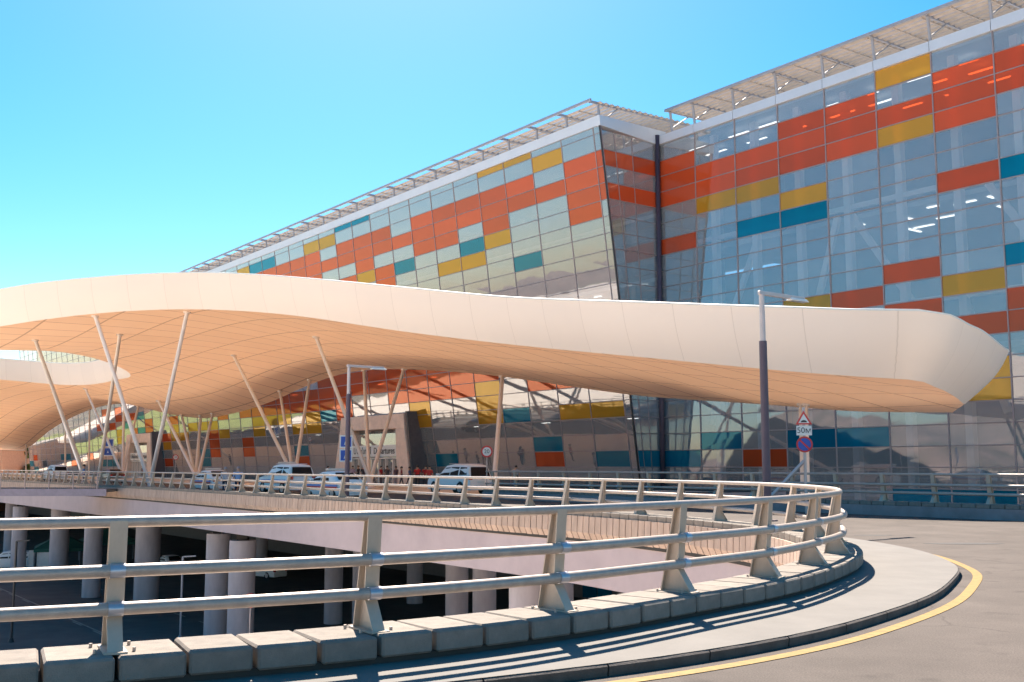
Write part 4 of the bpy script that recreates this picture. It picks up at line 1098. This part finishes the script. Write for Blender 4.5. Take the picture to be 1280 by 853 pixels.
skin = mat('skin', (.50, .30, .21), .6, var=.05); hairm = mat('hair', (.03, .022, .018), .7, var=.2); shoe = mat('shoe', (.03, .025, .025), .6)
CL = {}
def cloth(c):
    if c not in CL: CL[c] = mat('cloth', c, .85, var=.08, scale=8)
    return CL[c]
def person(loc, rz, pose, shirt, trous, label, cap=None, hgt=1.0, grp='people on the upper road', bag=None):
    me = PM[pose].copy(); me.materials.clear()
    for m in (skin, cloth(shirt), cloth(trous), shoe): me.materials.append(m)
    for p in me.polygons:
        z = p.center.z; y = abs(p.center.y)
        k = 0
        if z < .10: k = 3
        elif z < .97 and y < .205: k = 2
        elif z < 1.44 and (y < .20 or z > 1.16): k = 1
        p.material_index = k
    o = bpy.data.objects.new('person', me); COL.objects.link(o); o.location = loc; o.rotation_euler = (0, 0, rz); o.scale = (hgt * 1.2, hgt * 1.2, hgt)
    tag(o, label, 'person', grp)
    b = MB(); n = 12; V = []; 
    for i in range(6):
        ph = math.pi / 2 * i / 5
        for j in range(n):
            t = 2 * math.pi * j / n; V.append((.015 + .108 * math.cos(ph) * math.cos(t) - .012, .092 * math.cos(ph) * math.sin(t), 1.665 + .125 * math.sin(ph) - (.05 if math.cos(t) < 0 and i == 0 else 0)))
    b.add(V, [(i * n + j, i * n + (j + 1) % n, (i + 1) * n + (j + 1) % n, (i + 1) * n + j) for i in range(5) for j in range(n)])
    if cap: b.box(.06, .19, -.07, .07, 1.665, 1.68)
    b.build('cap' if cap else 'hair', cloth(cap) if cap else hairm, o, smooth=True)
    b = MB(); b.box(.105, .125, -.012, .012, 1.60, 1.64); b.box(.098, .108, -.04, -.02, 1.642, 1.652); b.box(.098, .108, .02, .04, 1.642, 1.652); b.build('face_features', skin, o)
    return o
ppl = [(282, 25.6, 0, (.62, .62, .66), (.05, .05, .08), 'officer in white shirt and grey cap standing by the pale saloon', (.3, .3, .33)),
       (298, 25.5, 0, (.36, .46, .70), (.03, .035, .07), 'officer in light blue shirt, dark trousers and cap, right of the other officer', (.35, .30, .33)),
       (441, 50.5, 1, (.40, .32, .42), (.10, .09, .12), 'person in a lilac top at the left of the entrance crowd', None),
       (448, 51.5, 0, (.04, .03, .04), (.04, .04, .05), 'person in black left of the centre of the entrance crowd', None),
       (455, 50.2, 2, (.05, .04, .05), (.05, .05, .06), 'person in black jacket right beside the strut foot', None),
       (476.5, 51.0, 0, (.55, .03, .035), (.10, .08, .09), 'person in a plain red top directly before the glass doors', None),
       (484, 52, 1, (.10, .08, .08), (.06, .06, .07), 'person in dark clothes right of the red-topped visitor', None),
       (495, 50.0, 0, (.22, .12, .13), (.35, .30, .33), 'person in brown top and pale trousers right of the portal doors', None),
       (502, 50.4, 2, (.30, .06, .06), (.06, .05, .07), 'person in maroon top by the right portal leg', None),
       (522, 49.5, 0, (.58, .035, .035), (.05, .045, .05), 'person in bright red shirt and black trousers left of the white estate car', None),
       (532, 50.5, 1, (.45, .03, .04), (.07, .06, .07), 'person in red behind the nose of the white estate car', None),
       (537, 49.3, 0, (.52, .05, .05), (.07, .06, .07), 'person in red shirt just above the bonnet of the white estate car', None),
       (105, 24.3, 0, (.04, .14, .34), (.07, .07, .12), 'man in dark blue shirt leaning at the far left walkway railing', None),
       (410, 50.8, 1, (.30, .28, .30), (.08, .07, .09), 'person in grey top walking left of the portal behind the police saloon', None),
       (468, 52.4, 2, (.55, .50, .46), (.12, .10, .12), 'person in a cream top by the glass doors under the name board', None),
       (512, 48.8, 1, (.12, .16, .30), (.06, .06, .08), 'person in a navy top between the portal corner and the red shirts', None),
       (645, 53.0, 0, (.45, .40, .38), (.08, .07, .08), 'person in a beige top by the glass wall right of the white strut', None),
       (178, 50.5, 0, (.12, .08, .08), (.1, .1, .1), 'distant dark figure before the far entrance portal', None)]
for i, (x, d, pose, sh, tr_, lb, cap) in enumerate(ppl):
    person(ground_pt(x, d, 0 if x != 105 else .1), rnd.uniform(0, 6.2), pose, sh, tr_, lb, cap, rnd.uniform(.95, 1.04))

# ------------------------------------------------------------------ walkway at the far left
wk = empty('walkway', (-30, 76, 0), label='narrow pedestrian walkway with purple-grey steel edge and thin mesh railing at far left', cat='walkway')
y0_ = 75.0
b = MB(); b.box(-62, -28.6, y0_, y0_ + 6.5, -.06, .15); rehome(b.build('walkway_deck', M['walk']), wk)
b = MB(); b.box(-62, -28.5, y0_ - .12, y0_ - .01, -.33, .16); rehome(b.build('steel_edge', mat('purple_steel', (.26, .22, .27), .5, metal=.2)), wk)
for k in range(16):
    x = -29.2 - k * 1.7; b = MB(); b.box(x - .03, x + .03, y0_ - .02, y0_ + .04, .15, 1.25); rehome(b.build('thin_post', M['mullion']), wk)
b = MB(); b.box(-58, -29, y0_ - .02, y0_ + .04, 1.23, 1.29); rehome(b.build('hand_rail', M['mullion']), wk)
b = MB()
for k in range(200): b.box(-29.1 - k * .14, -29.1 - k * .14 + .012, y0_, y0_ + .012, .2, 1.2)
rehome(b.build('mesh_infill', M['rib']), wk)

# ------------------------------------------------------------------ lower level things
def tent(p, label, w_=2.6):
    e = empty('gazebo', p, .4, label, 'gazebo')
    b = MB(); V = [(-w_, -w_, 2.3), (w_, -w_, 2.3), (w_, w_, 2.3), (-w_, w_, 2.3), (0, 0, 3.7), (-w_, -w_, 2.0), (w_, -w_, 2.0), (w_, w_, 2.0), (-w_, w_, 2.0)]
    b.add(V, [(0, 1, 4), (1, 2, 4), (2, 3, 4), (3, 0, 4), (0, 5, 6, 1), (1, 6, 7, 2), (2, 7, 8, 3), (3, 8, 5, 0)]); b.build('tent_roof', M['tent'], e)
    for sx in (-1, 1):
        for sy in (-1, 1):
            b = MB(); b.tube((sx * w_ * .96, sy * w_ * .96, 0), (sx * w_ * .96, sy * w_ * .96, 2.3), .04, n=8); b.build('leg', M['steel'], e)
tp = atz(60, 716, LOW); tent(Vector((tp[0], tp[1] + 3, LOW)), 'green gazebo with pointed roof on the lower road at left')
tp = atz(92, 712, LOW); tent(Vector((tp[0], tp[1] + 9, LOW)), 'second dark green gazebo tucked behind the first one', 3.0)
def board(x, y, w_, h_, label):
    p = atz(x, y, LOW); e = empty('panel_board', Vector((p[0], p[1], LOW)), 0, label, 'panel')
    b = MB(); b.box(-w_ / 2, w_ / 2, -.03, .03, .15, h_); b.build('panel', M['canvas'], e, bevel=.01)
    for sx in (-1, 1):
        b = MB(); b.box(sx * w_ * .4 - .03, sx * w_ * .4 + .03, -.25, .25, 0, .15); b.build('foot', M['black'], e)
board(57, 716, 1.9, 2.0, 'pale upright panel standing under the green gazebo'); board(38, 716, .5, 2.2, 'narrow white-edged panel left of the pale panel')
def thin_pole(x, y, h_, label, m='black', r=.07, z=None):
    p = atz(x, y, LOW); e = empty('pole_lamp', Vector((p[0], p[1], LOW)), 0, label, 'lamp post')
    b = MB(); b.tube((0, 0, 0), (0, 0, h_), r, n=10); b.build('pole', M[m], e, autosm=40)
    b = MB(); b.tube((0, 0, 0), (0, 0, .25), r * 2.6, r * 1.4, n=12); b.build('base', M[m], e, autosm=40)
    b = MB(); b.bar((0, 0, h_), (.8, 0, h_ + .05), .12, .08); b.build('lamp_head', M[m], e)
thin_pole(14, 803, 6.0, 'thin black lamp pole at the lower left seen through the rails'); thin_pole(225, 800, 5.0, 'slim grey pole left of the tall pale pier pair', 'steel')
# parked vehicles below
def low_car(x, y, kind, label, head=0.0):
    e, L, W, Hh, suv = car(kind); tag(e, label, 'car', 'cars on the lower road'); p = atz(x, y, LOW); e.location = (p[0], p[1], LOW); e.rotation_euler = (0, 0, math.pi / 2 + AZ + head)
low_car(212, 712, 'sedan', 'pale car in the shade between the lower piers'); low_car(8, 712, 'suv', 'white van-sized car at the lower left edge of the view', 1.2)
low_car(330, 722, 'sedan', 'dim car deep under the deck behind the pier pair', .3)

# ------------------------------------------------------------------ trees, distant buildings
def tree(p, h_, w_, label, seed, cat='tree'):
    r_ = random.Random(seed); e = empty('tree', p, 0, label, cat, 'trees beyond the end of the terminal')
    b = MB(); b.tube((0, 0, 0), (0, 0, h_ * .55), h_ * .025, h_ * .012, n=8)
    for k in range(7):
        a = k * 2.4; b.tube((0, 0, h_ * (.25 + .05 * k)), (math.cos(a) * w_ * .6, math.sin(a) * w_ * .6, h_ * (.45 + .06 * k)), h_ * .009, h_ * .003, n=6)
    b.build('trunk', M['bark'], e)
    b = MB()
    cl = [(r_.gauss(0, .42) * w_, r_.gauss(0, .42) * w_, h_ * (.35 + .6 * r_.random()), r_.uniform(.16, .34) * w_) for _ in range(26)]
    for cx_, cy_, cz_, cr in cl:
        for _ in range(60):
            v = Vector((r_.gauss(0, 1), r_.gauss(0, 1), r_.gauss(0, 1))).normalized() * cr * r_.uniform(.6, 1.05); c_ = Vector((cx_, cy_, cz_)) + v
            q = Vector((r_.gauss(0, 1), r_.gauss(0, 1), r_.gauss(0, 1))).normalized(); t = q.orthogonal().normalized() * r_.uniform(.25, .5) * h_ / 9; s2 = q.cross(t) * .6
            b.add([c_ - t, c_ - s2, c_ + t, c_ + s2], [(0, 1, 2, 3)])
    b.build('crown', M['leaf'], e)
for i, (x, Y, h_) in enumerate([(12, 262, 20), (22, 285, 23), (31, 300, 22), (2, 300, 22), (40, 330, 22)]):
    tree(Vector(((x - 640) / F * Y, Y, LOW)), h_, 7.5, ['full green tree touching the left frame edge', 'rounded green tree right of the orange block', 'green tree against the left end of the glass wall', 'green tree partly hidden by the orange block', 'farthest green tree by the glass wall end'][i], 40 + i)
b = MB(); Y = 250; x0, x1 = (-60 - 640) / F * Y, (5.5 - 640) / F * Y
blkE = empty('orange_block', (x0 + 10, Y, LOW), label='small orange-pink building at the far left edge below the canopy', cat='building')
b.box(x0, x1, Y, Y + 20, LOW, 5.5); rehome(b.build('wall', M['tan']), blkE)
b = MB(); b.box(x1 - 2.2, x1 - .6, Y - .06, Y - .004, -1.2, 1.6); rehome(b.build('window', M['carglass']), blkE)
b = MB(); b.box(x0, x1 + .2, Y - .3, Y + 20.3, 5.5, 5.9); rehome(b.build('roof', M['slat']), blkE)
# hills out of view, there to be mirrored in the glass
def hills(name, R0, h0, seed, a0, a1, colr):
    r_ = random.Random(seed); b = MB(); V = []; n = 160
    ph = [r_.uniform(0, 6) for _ in range(6)]
    for i in range(n + 1):
        a = R(a0 + (a1 - a0) * i / n); hh = h0 * (.45 + .3 * math.sin(a * 5 + ph[0]) + .18 * math.sin(a * 11 + ph[1]) + .1 * math.sin(a * 29 + ph[2])); hh = max(4, hh)
        for rr_, z in ((R0, LOW - 1), (R0 + 200, LOW + hh * .6), (R0 + 420, LOW + hh), (R0 + 800, LOW - 2)): V.append((rr_ * math.sin(a), rr_ * math.cos(a), z))
    b.add(V, [(i * 4 + j, i * 4 + j + 1, (i + 1) * 4 + j + 1, (i + 1) * 4 + j) for i in range(n) for j in range(3)])
    tag(b.build(name, colr, smooth=True), kind='structure')
hills('unseen_hillside', 150, 62, 5, 236, 281, mat('unseen_slope', (.19, .13, .115), .95, var=.5, scale=.06, var2=(.05,.055,.03)))  # unseen slope added to darken the low reflections in the right facade
hills('hills', 2300, 50, 3, 95, 290, mat('hill_scrub', (.19, .13, .11), .95, var=.3, scale=.01))
